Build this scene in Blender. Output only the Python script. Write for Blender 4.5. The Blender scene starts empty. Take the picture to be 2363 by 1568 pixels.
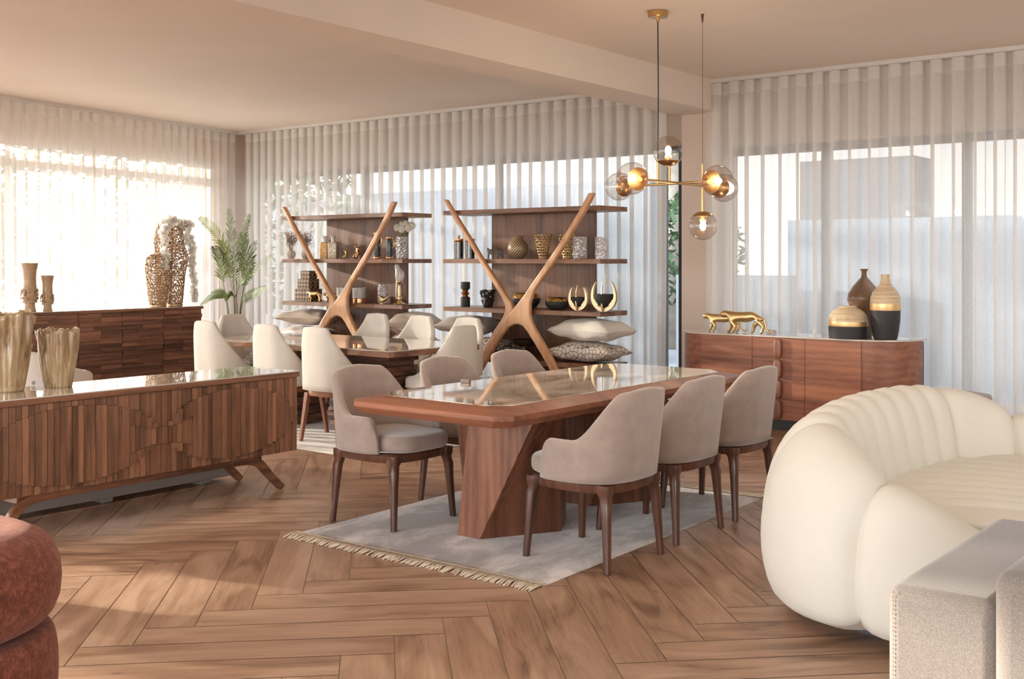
import bpy, bmesh, math, random
from math import pi, sin, cos, sqrt, radians, atan2
from mathutils import Vector, Matrix, noise

sc = bpy.context.scene
col = sc.collection
rnd = random.Random(7)

# ------------------------------------------------------------------ camera
YAW = radians(38.5)
FX, FY = -sin(YAW), cos(YAW)
RX, RY = cos(YAW), sin(YAW)
FOC, CX, HOR, EYE = 2597.0, 1181.5, 598.0, 1.45
cam_data = bpy.data.cameras.new('camera')
cam = bpy.data.objects.new('camera', cam_data)
col.objects.link(cam)
cam.location = (0, 0, EYE)
cam.rotation_euler = (pi / 2, 0, YAW)
cam_data.sensor_width = 36
cam_data.lens = FOC / 2363 * 36
cam_data.shift_y = -(784 - HOR) / 2363
cam_data.clip_end = 300
sc.camera = cam

# ------------------------------------------------------------------ world, sun, exposure
SKY_FAR, SKY_NEAR = 1.5, 8.0
w = bpy.data.worlds.new('world')
sc.world = w
w.use_nodes = True
wn = w.node_tree.nodes
wl = w.node_tree.links
wn.clear()
wo = wn.new('ShaderNodeOutputWorld')
wb = wn.new('ShaderNodeBackground')
wtc = wn.new('ShaderNodeTexCoord')
wsep = wn.new('ShaderNodeSeparateXYZ')
wr = wn.new('ShaderNodeValToRGB')
wl.new(wtc.outputs['Generated'], wsep.inputs[0])
wl.new(wsep.outputs['Z'], wr.inputs[0])
wr.color_ramp.elements[0].position = 0.0
wr.color_ramp.elements[0].color = (1.0, 0.93, 0.86, 1)
wr.color_ramp.elements[1].position = 0.35
wr.color_ramp.elements[1].color = (0.78, 0.88, 1.0, 1)
# the evening sky is brightest round the low sun and dimmer on the far side
wdot = wn.new('ShaderNodeVectorMath')
wdot.operation = 'DOT_PRODUCT'
wl.new(wtc.outputs['Generated'], wdot.inputs[0])
wdot.inputs[1].default_value = (-.68, -.73, 0)
wmr = wn.new('ShaderNodeMapRange')
wmr.interpolation_type = 'SMOOTHSTEP'
wmr.inputs['From Min'].default_value = -.55
wmr.inputs['From Max'].default_value = .8
wmr.inputs['To Min'].default_value = SKY_FAR
wmr.inputs['To Max'].default_value = SKY_NEAR
wl.new(wdot.outputs['Value'], wmr.inputs[0])
wl.new(wmr.outputs[0], wb.inputs[1])
wl.new(wr.outputs[0], wb.inputs[0])
wl.new(wb.outputs[0], wo.inputs[0])

sun_d = bpy.data.lights.new('sun', 'SUN')
sun_d.energy = 11.0
sun_d.color = (1.0, 0.86, 0.72)
sun_d.angle = radians(1.2)
sun = bpy.data.objects.new('sun', sun_d)
col.objects.link(sun)
SE = radians(10.5)
sdir = Vector((.943 * cos(SE), .329 * cos(SE), -sin(SE)))
sun.rotation_euler = sdir.to_track_quat('-Z', 'Y').to_euler()
sun.location = (-30, -5, 8)

sc.view_settings.view_transform = 'Standard'
sc.view_settings.look = 'None'
sc.view_settings.exposure = 0.60
sc.view_settings.gamma = 1.0
sc.view_settings.use_curve_mapping = False
sc.render.film_transparent = False
cy = sc.cycles
cy.max_bounces = 8
cy.diffuse_bounces = 5
cy.glossy_bounces = 4
cy.transmission_bounces = 8
cy.transparent_max_bounces = 20
cy.sample_clamp_indirect = 6
cy.caustics_reflective = False
cy.caustics_refractive = False
cy.use_denoising = True
cy.use_adaptive_sampling = True
cy.adaptive_threshold = .025


def portal(x, y, z, sx, sy, rot):
    d = bpy.data.lights.new('window_portal', 'AREA')
    d.shape = 'RECTANGLE'
    d.size, d.size_y = sx, sy
    d.cycles.is_portal = True
    o = bpy.data.objects.new('window_portal', d)
    col.objects.link(o)
    o.location = (x, y, z)
    o.rotation_euler = rot
    return o


# ------------------------------------------------------------------ view rays -> world points at a true depth
def ray(px):
    t = (px - CX) / FOC
    return FX + RX * t, FY + RY * t


def onz(px, py, z):
    d = FOC * (EYE - z) / (py - HOR)
    a, b = ray(px)
    return Vector((a * d, b * d, z))


def ony(px, py, Y):
    a, b = ray(px)
    d = Y / b
    return Vector((a * d, Y, EYE - (py - HOR) * d / FOC))


def dep(p):
    return p[0] * FX + p[1] * FY


# ------------------------------------------------------------------ mesh builder
class MB:
    def __init__(s):
        s.v, s.f = [], []

    def add(s, vs, fs):
        n = len(s.v)
        s.v += [tuple(p) for p in vs]
        s.f += [tuple(i + n for i in f) for f in fs]
        return s

    def box(s, x0, x1, y0, y1, z0, z1):
        vs = [(x, y, z) for z in (z0, z1) for y in (y0, y1) for x in (x0, x1)]
        return s.add(vs, [(0, 2, 3, 1), (4, 5, 7, 6), (0, 1, 5, 4), (2, 6, 7, 3), (0, 4, 6, 2), (1, 3, 7, 5)])

    def prism(s, poly, z0, z1, poly2=None):
        n = len(poly)
        p2 = poly2 or poly
        vs = [(x, y, z0) for x, y in poly] + [(x, y, z1) for x, y in p2]
        fs = [tuple(range(n))[::-1], tuple(range(n, 2 * n))]
        fs += [(i, (i + 1) % n, n + (i + 1) % n, n + i) for i in range(n)]
        return s.add(vs, fs)

    def grid(s, rows, cu=False, cv=False, cap=False):
        nu, nv = len(rows), len(rows[0])
        vs = [p for r in rows for p in r]
        fs = []
        for i in range(nu if cu else nu - 1):
            for j in range(nv if cv else nv - 1):
                a, b = i, (i + 1) % nu
                c, d = j, (j + 1) % nv
                fs.append((a * nv + c, b * nv + c, b * nv + d, a * nv + d))
        if cap:
            fs.append(tuple(range(nv))[::-1])
            fs.append(tuple((nu - 1) * nv + j for j in range(nv)))
        return s.add(vs, fs)

    def lathe(s, prof, n=32, c=(0, 0, 0), fn=None, cap=True):
        rows = []
        for r, z in prof:
            row = []
            for k in range(n):
                a = 2 * pi * k / n
                rr, zz = (r, z) if fn is None else fn(r, z, a)
                row.append((c[0] + rr * cos(a), c[1] + rr * sin(a), c[2] + zz))
            rows.append(row)
        return s.grid(rows, cv=True, cap=cap)

    def tube(s, pts, rad, n=10, cap=True):
        pts = [Vector(p) for p in pts]
        if not hasattr(rad, '__len__'):
            rad = [rad] * len(pts)
        rows = []
        up = Vector((0, 0, 1))
        t0 = (pts[1] - pts[0]).normalized()
        if abs(t0.dot(up)) > .95:
            up = Vector((1, 0, 0))
        u = t0.cross(up).normalized()
        for i, p in enumerate(pts):
            t = (pts[min(i + 1, len(pts) - 1)] - pts[max(i - 1, 0)]).normalized()
            u = (u - t * u.dot(t)).normalized()
            w_ = t.cross(u)
            rows.append([p + (u * cos(2 * pi * k / n) + w_ * sin(2 * pi * k / n)) * rad[i] for k in range(n)])
        return s.grid(rows, cv=True, cap=cap)

    def ball(s, c, r, sx=1, sy=1, sz=1, n=16, m=10):
        rows = []
        for i in range(m + 1):
            a = -pi / 2 + pi * i / m
            rr = max(cos(a), .002) * r
            rows.append([(c[0] + rr * cos(2 * pi * k / n) * sx, c[1] + rr * sin(2 * pi * k / n) * sy,
                          c[2] + r * sin(a) * sz) for k in range(n)])
        return s.grid(rows, cv=True, cap=True)

    def xf(s, M, start=0):
        for i in range(start, len(s.v)):
            s.v[i] = tuple(M @ Vector(s.v[i]))
        return s

    def build(s, name, mat, parent=None, bevel=0, seg=2, sub=0, smooth=True, ang=38, loc=None):
        me = bpy.data.meshes.new(name)
        me.from_pydata(s.v, [], s.f)
        bm = bmesh.new()
        bm.from_mesh(me)
        bmesh.ops.recalc_face_normals(bm, faces=bm.faces)
        bm.to_mesh(me)
        bm.free()
        if smooth:
            me.polygons.foreach_set('use_smooth', [True] * len(me.polygons))
            if ang:
                me.set_sharp_from_angle(angle=radians(ang))
        if mat:
            me.materials.append(mat)
        o = bpy.data.objects.new(name, me)
        col.objects.link(o)
        if parent is not None:
            o.parent = parent
        if loc:
            o.location = loc
        if bevel:
            b = o.modifiers.new('bevel', 'BEVEL')
            b.width = bevel
            b.segments = seg
            b.limit_method = 'ANGLE'
            b.angle_limit = radians(30)
        if sub:
            u = o.modifiers.new('sub', 'SUBSURF')
            u.levels = u.render_levels = sub
        return o


def tag(o, label=None, cat=None, group=None, kind=None):
    if label:
        o['label'] = label
    if cat:
        o['category'] = cat
    if group:
        o['group'] = group
    if kind:
        o['kind'] = kind
    return o


def thing(name, label, cat, loc=(0, 0, 0), rz=0, group=None):
    o = bpy.data.objects.new(name, None)
    o.empty_display_size = .1
    col.objects.link(o)
    o.location = loc
    o.rotation_euler = (0, 0, rz)
    return tag(o, label, cat, group)


def struct(o):
    return tag(o, kind='structure')


def dup(root, loc, rz, label, group=None, scale=None):
    r = root.copy()
    col.objects.link(r)
    r.location = loc
    r.rotation_euler = (0, 0, rz)
    if scale:
        r.scale = scale
    r['label'] = label
    if group:
        r['group'] = group
    for ch in list(root.children):
        c = ch.copy()
        col.objects.link(c)
        c.parent = r
        for g in list(ch.children):
            d = g.copy()
            col.objects.link(d)
            d.parent = c
    return r


def skin(name, chains, mat, parent=None, sub=2):
    bm = bmesh.new()
    lay = bm.verts.layers.skin.verify()
    seen = {}
    for ch in chains:
        prev = None
        for (x, y, z, r) in ch:
            k = (round(x, 4), round(y, 4), round(z, 4))
            if k not in seen:
                vtx = bm.verts.new((x, y, z))
                vtx[lay].radius = (r * 1.25, r * 1.25)
                vtx[lay].use_root = len(seen) == 0
                seen[k] = vtx
            vtx = seen[k]
            if prev is not None and prev is not vtx:
                try:
                    bm.edges.new((prev, vtx))
                except ValueError:
                    pass
            prev = vtx
    me = bpy.data.meshes.new(name)
    bm.to_mesh(me)
    bm.free()
    me.materials.append(mat)
    o = bpy.data.objects.new(name, me)
    col.objects.link(o)
    if parent is not None:
        o.parent = parent
    m = o.modifiers.new('skin', 'SKIN')
    m.use_smooth_shade = True
    m.branch_smoothing = .6
    s_ = o.modifiers.new('sub', 'SUBSURF')
    s_.levels = s_.render_levels = sub
    return o


def spline(pts, n):
    """Catmull-Rom through pts (tuples of any length) -> n points"""
    m = len(pts)
    out = []
    for k in range(n):
        u = (m - 1) * k / (n - 1)
        i = min(int(u), m - 2)
        f = u - i
        p0, p1, p2, p3 = pts[max(i - 1, 0)], pts[i], pts[i + 1], pts[min(i + 2, m - 1)]
        out.append(tuple(.5 * (2 * b + (c - a) * f + (2 * a - 5 * b + 4 * c - d) * f * f +
                               (3 * b - a - 3 * c + d) * f ** 3) for a, b, c, d in zip(p0, p1, p2, p3)))
    return out


def sm(a, b, x):
    t = min(1, max(0, (x - a) / (b - a)))
    return t * t * (3 - 2 * t)


def superell(a, b, p=4, n=48, cx=0, cy_=0):
    out = []
    for k in range(n):
        t = 2 * pi * k / n
        c, s_ = cos(t), sin(t)
        out.append((cx + a * math.copysign(abs(c) ** (2 / p), c), cy_ + b * math.copysign(abs(s_) ** (2 / p), s_)))
    return out


def puff_slab(mb, outline, z0, z1, r, inset=None, crown=0.0):
    """rounded-edge slab from a closed xy outline"""
    cx = sum(p[0] for p in outline) / len(outline)
    cy_ = sum(p[1] for p in outline) / len(outline)

    def ring(k, z):
        res = []
        for x, y in outline:
            dx, dy = x - cx, y - cy_
            L = sqrt(dx * dx + dy * dy) or 1
            q = max(0, (L - k) / L)
            res.append((cx + dx * q, cy_ + dy * q, z))
        return res
    rows = [ring(r * 3, z0)]
    for i in range(6):
        a = pi / 2 * i / 5
        rows.append(ring(r * (1 - sin(a)), z0 + r * (1 - cos(a))))
    for i in range(6):
        a = pi / 2 * i / 5
        rows.append(ring(r * (1 - cos(a)), z1 - r * (1 - sin(a))))
    for q in (.6, .3, .02):
        rows.append([(cx + (x - cx) * q * .9, cy_ + (y - cy_) * q * .9, z1 + crown * (1 - q * q)) for x, y, _ in rows[-1]] if False else
                    [(cx + (x - cx) * q, cy_ + (y - cy_) * q, z1 + crown * (1 - q * q)) for x, y in outline])
    return mb.grid(rows, cv=True, cap=True)


# ------------------------------------------------------------------ materials
MC = {}


def nt(name):
    m = bpy.data.materials.new(name)
    m.use_nodes = True
    n, l = m.node_tree.nodes, m.node_tree.links
    n.clear()
    out = n.new('ShaderNodeOutputMaterial')
    return m, n, l, out


def coords(n, l, scale=(1, 1, 1), rot=(0, 0, 0), kind='Object'):
    tc = n.new('ShaderNodeTexCoord')
    mp = n.new('ShaderNodeMapping')
    mp.inputs['Scale'].default_value = scale
    mp.inputs['Rotation'].default_value = rot
    l.new(tc.outputs[kind], mp.inputs[0])
    return mp.outputs[0]


def ramp(n, l, fac, stops, interp='LINEAR'):
    r = n.new('ShaderNodeValToRGB')
    r.color_ramp.interpolation = interp
    e = r.color_ramp.elements
    while len(e) < len(stops):
        e.new(.5)
    for i, (p, c) in enumerate(stops):
        e[i].position = p
        e[i].color = (*c, 1)
    l.new(fac, r.inputs[0])
    return r.outputs[0]


def noise_t(n, l, vec, scale, detail=4, rough=.55, dist=0):
    t = n.new('ShaderNodeTexNoise')
    t.inputs['Scale'].default_value = scale
    t.inputs['Detail'].default_value = detail
    t.inputs['Roughness'].default_value = rough
    t.inputs['Distortion'].default_value = dist
    l.new(vec, t.inputs['Vector'])
    return t.outputs[0]


def bump(n, l, h, strength, dist=.01):
    b = n.new('ShaderNodeBump')
    b.inputs['Strength'].default_value = strength
    b.inputs['Distance'].default_value = dist
    l.new(h, b.inputs['Height'])
    return b.outputs[0]


def pbsdf(n, l, out, color, rough=.5, metal=0, **kw):
    p = n.new('ShaderNodeBsdfPrincipled')
    if isinstance(color, tuple):
        p.inputs['Base Color'].default_value = (*color, 1)
    else:
        l.new(color, p.inputs['Base Color'])
    p.inputs['Roughness'].default_value = rough
    p.inputs['Metallic'].default_value = metal
    for k, v in kw.items():
        p.inputs[k.replace('_', ' ')].default_value = v
    l.new(p.outputs[0], out.inputs[0])
    return p


def plain(name, color, rough=.5, metal=0, nscale=0, namp=.12, bmp=0, bscale=200, **kw):
    if name in MC:
        return MC[name]
    m, n, l, out = nt(name)
    c = color
    v = None
    if nscale:
        v = coords(n, l)
        f = noise_t(n, l, v, nscale)
        c = ramp(n, l, f, [(.3, tuple(x * (1 - namp) for x in color)), (.7, tuple(min(1, x * (1 + namp)) for x in color))])
    p = pbsdf(n, l, out, c, rough, metal, **kw)
    if bmp:
        v = v or coords(n, l)
        l.new(bump(n, l, noise_t(n, l, v, bscale, 3), bmp, .004), p.inputs['Normal'])
    MC[name] = m
    return m


def wood(name, dark, light, axis='x', scale=1.0, rough=.42, coat=.15, island=0.0, contrast=1.0):
    if name in MC:
        return MC[name]
    m, n, l, out = nt(name)
    st = {'x': (.10, 1, 1), 'y': (1, .10, 1), 'z': (1, 1, .10)}[axis]
    v = coords(n, l, tuple(q * scale for q in st))
    add = v
    if island:
        g = n.new('ShaderNodeNewGeometry')
        mul = n.new('ShaderNodeVectorMath')
        mul.operation = 'MULTIPLY_ADD'
        comb = n.new('ShaderNodeCombineXYZ')
        for i in range(3):
            l.new(g.outputs['Random Per Island'], comb.inputs[i])
        mul.inputs[1].default_value = (37, 53, 71)
        l.new(comb.outputs[0], mul.inputs[0])
        l.new(v, mul.inputs[2])
        add = mul.outputs[0]
    big = noise_t(n, l, add, 5, 3, .5, .9)
    wv = n.new('ShaderNodeTexWave')
    wv.inputs['Scale'].default_value = 5.5
    wv.inputs['Distortion'].default_value = 9
    wv.inputs['Detail'].default_value = 3
    wv.inputs['Detail Scale'].default_value = 1.2
    wv.bands_direction = {'x': 'Z', 'y': 'Z', 'z': 'X'}[axis]
    l.new(add, wv.inputs['Vector'])
    fine = noise_t(n, l, add, 90, 3, .6)
    a1 = n.new('ShaderNodeMath')
    a1.operation = 'MULTIPLY_ADD'
    l.new(wv.outputs[1], a1.inputs[0])
    a1.inputs[1].default_value = .13
    l.new(big, a1.inputs[2])
    a2 = n.new('ShaderNodeMath')
    a2.operation = 'MULTIPLY_ADD'
    l.new(fine, a2.inputs[0])
    a2.inputs[1].default_value = .34
    l.new(a1.outputs[0], a2.inputs[2])
    mid = tuple((a + b) / 2 for a, b in zip(dark, light))
    c = ramp(n, l, a2.outputs[0], [(.50, dark), (.70, mid), (.92, light)])
    if island:
        hs = n.new('ShaderNodeHueSaturation')
        mr = n.new('ShaderNodeMapRange')
        mr.inputs['To Min'].default_value = 1 - island
        mr.inputs['To Max'].default_value = 1 + island
        g2 = n.new('ShaderNodeNewGeometry')
        l.new(g2.outputs['Random Per Island'], mr.inputs[0])
        l.new(mr.outputs[0], hs.inputs['Value'])
        l.new(c, hs.inputs['Color'])
        c = hs.outputs[0]
    p = pbsdf(n, l, out, c, rough)
    p.inputs['Coat Weight'].default_value = coat
    p.inputs['Coat Roughness'].default_value = .25
    l.new(bump(n, l, a2.outputs[0], .12, .002), p.inputs['Normal'])
    MC[name] = m
    return m


def fabric(name, color, var=.1, bscale=900, bstr=.35, rough=.95, sheen=.35, big=6):
    if name in MC:
        return MC[name]
    m, n, l, out = nt(name)
    v = coords(n, l)
    f1 = noise_t(n, l, v, big, 5, .6)
    f2 = noise_t(n, l, v, bscale, 2, .7)
    mx = n.new('ShaderNodeMath')
    mx.operation = 'MULTIPLY_ADD'
    l.new(f2, mx.inputs[0])
    mx.inputs[1].default_value = .6
    l.new(f1, mx.inputs[2])
    c = ramp(n, l, mx.outputs[0], [(.45, tuple(x * (1 - var) for x in color)), (1.1, tuple(min(1, x * (1 + var)) for x in color))])
    p = pbsdf(n, l, out, c, rough)
    p.inputs['Sheen Weight'].default_value = sheen
    p.inputs['Sheen Roughness'].default_value = .45
    l.new(bump(n, l, f2, bstr, .003), p.inputs['Normal'])
    MC[name] = m
    return m


def thinglass(name, tint=(.93, .95, .95), rough=.02, ior=1.45, spec=1.0):
    if name in MC:
        return MC[name]
    m, n, l, out = nt(name)
    tr = n.new('ShaderNodeBsdfTransparent')
    tr.inputs[0].default_value = (*tint, 1)
    gl = n.new('ShaderNodeBsdfGlossy')
    gl.inputs['Roughness'].default_value = rough
    lw = n.new('ShaderNodeLayerWeight')
    lw.inputs[0].default_value = .5
    pw = n.new('ShaderNodeMath')
    pw.operation = 'POWER'
    pw.inputs[1].default_value = 4
    l.new(lw.outputs['Facing'], pw.inputs[0])
    ml = n.new('ShaderNodeMath')
    ml.operation = 'MULTIPLY_ADD'
    ml.inputs[1].default_value = .75 * min(spec, 1.2)
    ml.inputs[2].default_value = .045 * spec
    l.new(pw.outputs[0], ml.inputs[0])
    mx = n.new('ShaderNodeMixShader')
    l.new(ml.outputs[0], mx.inputs[0])
    l.new(tr.outputs[0], mx.inputs[1])
    l.new(gl.outputs[0], mx.inputs[2])
    l.new(mx.outputs[0], out.inputs[0])
    MC[name] = m
    return m


def sheer(name, trans=.38, color=(.96, .94, .91), var=.05, tmix=.32, tcol=1.0):
    if name in MC:
        return MC[name]
    m, n, l, out = nt(name)
    tr = n.new('ShaderNodeBsdfTransparent')
    tr.inputs[0].default_value = (1, 1, 1, 1)
    df = n.new('ShaderNodeBsdfDiffuse')
    df.inputs[0].default_value = (*color, 1)
    tl = n.new('ShaderNodeBsdfTranslucent')
    tl.inputs[0].default_value = (*[q * tcol for q in color], 1)
    m1 = n.new('ShaderNodeMixShader')
    m1.inputs[0].default_value = tmix
    l.new(df.outputs[0], m1.inputs[1])
    l.new(tl.outputs[0], m1.inputs[2])
    v = coords(n, l, (1, 1, .25))
    f = noise_t(n, l, v, 220, 3, .6)
    mr = n.new('ShaderNodeMapRange')
    mr.inputs['From Min'].default_value = .3
    mr.inputs['From Max'].default_value = .7
    mr.inputs['To Min'].default_value = 1 - trans - var
    mr.inputs['To Max'].default_value = 1 - trans + var
    l.new(f, mr.inputs[0])
    mx = n.new('ShaderNodeMixShader')
    l.new(mr.outputs[0], mx.inputs[0])
    l.new(tr.outputs[0], mx.inputs[1])
    l.new(m1.outputs[0], mx.inputs[2])
    l.new(mx.outputs[0], out.inputs[0])
    MC[name] = m
    return m


WAL_X = wood('walnut_x', (.085, .034, .018), (.33, .155, .082), 'x')
WAL_Y = wood('walnut_y', (.085, .034, .018), (.33, .155, .082), 'y')
WAL_Z = wood('walnut_z', (.075, .030, .017), (.25, .115, .062), 'z')
WALR_X = wood('walnut_red_x', (.14, .045, .024), (.38, .145, .075), 'x')
WALR_Y = wood('walnut_red_y', (.13, .045, .022), (.40, .16, .08), 'y')
WALR_Z = wood('walnut_red_z', (.10, .035, .018), (.33, .135, .075), 'z')
SLAT_Z = wood('slat_walnut_z', (.10, .045, .025), (.34, .175, .10), 'z', island=.30, scale=1.3)
SLAT_X = wood('slat_walnut_x', (.075, .030, .020), (.30, .14, .085), 'x', island=.42, scale=1.3)
SLAT_Y = wood('slat_walnut_y', (.075, .030, .020), (.30, .14, .085), 'y', island=.42, scale=1.3)
DARKLEG = wood('dark_walnut', (.05, .018, .010), (.16, .065, .038), 'z', rough=.35, coat=.3)
BEECH = wood('beech', (.55, .28, .14), (.74, .44, .25), 'z', rough=.38, coat=.2, scale=.7)
BRASS = plain('brass', (.62, .40, .18), .28, 1)
GOLD = plain('gold', (.72, .52, .26), .34, 1, bmp=.25, bscale=120)
GOLDP = plain('polished_gold', (.85, .60, .32), .12, 1)
COPPER = plain('copper', (.80, .42, .22), .22, 1)
BLACKG = plain('black_gloss', (.02, .02, .022), .12, 0, Coat_Weight=.6)
BLACKM = plain('black_matt', (.028, .027, .027), .6, 0, bmp=.3, bscale=300)
BLACKF = plain('black_frame', (.02, .022, .025), .35)
WHITEC = plain('white_ceramic', (.78, .74, .70), .25)
CREAM = fabric('cream_linen', (.74, .70, .64), .05)
TAUPE = fabric('taupe_velvet', (.36, .28, .24), .16, bscale=700, sheen=.9, big=14)
IVORY = fabric('ivory_boucle', (.78, .75, .67), .03, bscale=500, bstr=.25, sheen=.1, big=5)
MARBLE = None

# ------------------------------------------------------------------ floor: herringbone planks at 45 degrees
def floor_material():
    m, n, l, out = nt('herringbone_oak')
    uv = n.new('ShaderNodeUVMap')
    uv.uv_map = 'UVMap'
    at = n.new('ShaderNodeAttribute')
    at.attribute_name = 'tone'
    mp = n.new('ShaderNodeMapping')
    mp.inputs['Scale'].default_value = (.55, 2.6, 1)
    l.new(uv.outputs[0], mp.inputs[0])
    big = noise_t(n, l, mp.outputs[0], 2.6, 4, .55, 1.3)
    mp2 = n.new('ShaderNodeMapping')
    mp2.inputs['Scale'].default_value = (1.2, 30, 1)
    l.new(uv.outputs[0], mp2.inputs[0])
    fine = noise_t(n, l, mp2.outputs[0], 2.5, 4, .6, .4)
    mp3 = n.new('ShaderNodeMapping')
    mp3.inputs['Scale'].default_value = (4, 10, 1)
    l.new(uv.outputs[0], mp3.inputs[0])
    vo = n.new('ShaderNodeTexVoronoi')
    vo.inputs['Scale'].default_value = .55
    l.new(mp3.outputs[0], vo.inputs['Vector'])
    kn = ramp(n, l, vo.outputs['Distance'], [(0, (.35, .35, .35)), (.07, (1, 1, 1))])
    a = n.new('ShaderNodeMath')
    a.operation = 'MULTIPLY_ADD'
    l.new(fine, a.inputs[0])
    a.inputs[1].default_value = .38
    l.new(big, a.inputs[2])
    a3 = n.new('ShaderNodeMath')
    a3.operation = 'MULTIPLY_ADD'
    l.new(at.outputs['Fac'], a3.inputs[0])
    a3.inputs[1].default_value = .16
    l.new(a.outputs[0], a3.inputs[2])
    c = ramp(n, l, a3.outputs[0], [(.52, (.20, .115, .075)), (.66, (.345, .21, .138)), (.80, (.44, .28, .19)), (.96, (.53, .36, .255))])
    mu = n.new('ShaderNodeMixRGB')
    mu.blend_type = 'MULTIPLY'
    mu.inputs[0].default_value = .8
    l.new(c, mu.inputs[1])
    l.new(kn, mu.inputs[2])
    p = pbsdf(n, l, out, mu.outputs[0], .36)
    rr = n.new('ShaderNodeMapRange')
    rr.inputs['To Min'].default_value = .28
    rr.inputs['To Max'].default_value = .46
    l.new(big, rr.inputs[0])
    l.new(rr.outputs[0], p.inputs['Roughness'])
    l.new(bump(n, l, a.outputs[0], .15, .003), p.inputs['Normal'])
    return m


def build_floor():
    W, L, G = .195, 1.17, .0022
    V, Fc, UV, TN = [], [], [], []
    r2 = sqrt(.5)
    offx, offy = -.43, .21

    def put(x0, y0, x1, y1, horiz):
        cxx, cyy = (x0 + x1) / 2, (y0 + y1) / 2
        X, Y = (cxx - cyy) * r2 + offx, (cxx + cyy) * r2 + offy
        if not (-13.5 < X < 4.5 and -4 < Y < 11.2):
            return
        q = [(x0 + G, y0 + G), (x1 - G, y0 + G), (x1 - G, y1 - G), (x0 + G, y1 - G)]
        b = len(V)
        ox, oy = rnd.uniform(0, 50), rnd.uniform(0, 50)
        for (a, c) in q:
            V.append(((a - c) * r2 + offx, (a + c) * r2 + offy, 0.0))
            u, v = (a - x0, c - y0) if horiz else (c - y0, a - x0)
            UV.append((u + ox, v + oy))
        Fc.append((b, b + 1, b + 2, b + 3))
        TN.append(rnd.uniform(0, 1))
    for m_ in range(-18, 19):
        for k in range(-110, 140):
            x, y = k * W + m_ * L, k * W - m_ * L
            put(x, y, x + L, y + W, True)
            put(x + L, y + W - L, x + L + W, y + W, False)
    # grout bed just below the planks, same mesh
    b = len(V)
    V += [(-14, -5, -.003), (5, -5, -.003), (5, 12, -.003), (-14, 12, -.003)]
    Fc.append((b, b + 1, b + 2, b + 3))
    UV += [(0, 0)] * 4
    TN.append(.5)
    me = bpy.data.meshes.new('floor')
    me.from_pydata(V, [], Fc)
    uvl = me.uv_layers.new(name='UVMap')
    for li, lp in enumerate(me.loops):
        uvl.data[li].uv = UV[lp.vertex_index]
    at = me.attributes.new('tone', 'FLOAT', 'FACE')
    at.data.foreach_set('value', TN)
    me.materials.append(floor_material())
    me.materials.append(plain('grout', (.42, .33, .25), .9))
    me.polygons[len(Fc) - 1].material_index = 1
    o = bpy.data.objects.new('floor', me)
    col.objects.link(o)
    return struct(o)


build_floor()

WALLM = plain('plaster_peach', (.74, .61, .52), .85, nscale=3, namp=.03)
CEILM = plain('ceiling_paint', (.84, .74, .65), .8, nscale=1.5, namp=.02)
SILLM = plain('white_trim', (.80, .76, .72), .5)
CZ = 3.14
struct(MB().box(-14, 5, -4, 11, CZ, CZ + .12).build('ceiling', CEILM, smooth=False))

# dropped beam running into the depth of the room
struct(MB().prism([(-5.07, -4), (-4.70, -4), (-5.02, 5.2), (-5.135, 9.7), (-5.58, 9.7), (-5.41, 5.15)], 2.85, CZ + .01)
       .build('trim_1', CEILM, smooth=False))
# pillar at the end of the beam with the wall over the glass door
struct(MB().box(-5.54, -5.12, 9.62, 9.9, 0, CZ + .01).build('trim_2', WALLM, bevel=.004))
struct(MB().box(-5.90, -5.54, 9.74, 9.9, 2.56, CZ + .01).build('trim_3', WALLM))
# ---- back wall: header, window frames and panes
YW = 9.86
mb = MB()
mb.box(-13.2, -5.86, YW - .06, YW + .12, 2.6, CZ)
mb.box(-5.12, 4.2, YW - .06, YW + .12, 2.52, CZ)
mb.box(-5.12, ony(1680, HOR, YW).x, YW - .06, YW + .12, 0, 2.52)
mb.box(-13.2, -12.3, YW - .06, YW + .12, 0, CZ)
mb.box(-12.95, -12.3, YW - .5, YW, 0, CZ)
mb.box(-13.2, -5.86, YW - .06, YW + .12, -.05, .03)
mb.box(-5.12, 4.2, YW - .06, YW + .12, -.05, .03)
struct(mb.build('wall_back', WALLM, smooth=False))
FR = plain('window_frame_grey', (.10, .10, .11), .4)
PANE = thinglass('window_glass')


def window(name, x0, x1, z1, xs, y=YW):
    m = MB()
    t = .075
    m.box(x0, x1, y, y + .06, z1 - t, z1).box(x0, x1, y, y + .06, .03, .03 + t)
    for xx in xs:
        m.box(xx - t / 2, xx + t / 2, y, y + .06, .03, z1)
    fr = struct(m.build(name, FR, smooth=False))
    for k in range(len(xs) - 1):
        a, b = xs[k] + t / 2, xs[k + 1] - t / 2
        MB().box(a, b, y + .025, y + .032, .03 + t, z1 - t).build('pane', PANE, fr, smooth=False)
    return fr


window('window_1', -12.3, -5.9, 2.6, [-12.3, -10.2, -8.05, -5.9])
window('window_2', ony(1680, HOR, YW).x, 4.1, 2.52, [ony(q_, HOR, YW).x for q_ in (1680, 1904, 2230)] + [-1.0, 1.5, 4.1])
# glass door standing beside the pillar
m = MB()
x0, x1 = -5.92, -5.54
m.box(x1 - .055, x1, 9.66, 9.72, 0, 2.56)
m.box(x0 - .6, x1, 9.66, 9.72, 2.50, 2.56)
m.box(x0 - .6, x1, 9.66, 9.72, 0, .05)
d1 = struct(m.build('door_1', BLACKF, smooth=False))
MB().box(x0 - .54, x1 - .055, 9.685, 9.693, .05, 2.50).build('pane', PANE, d1, smooth=False)

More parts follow.
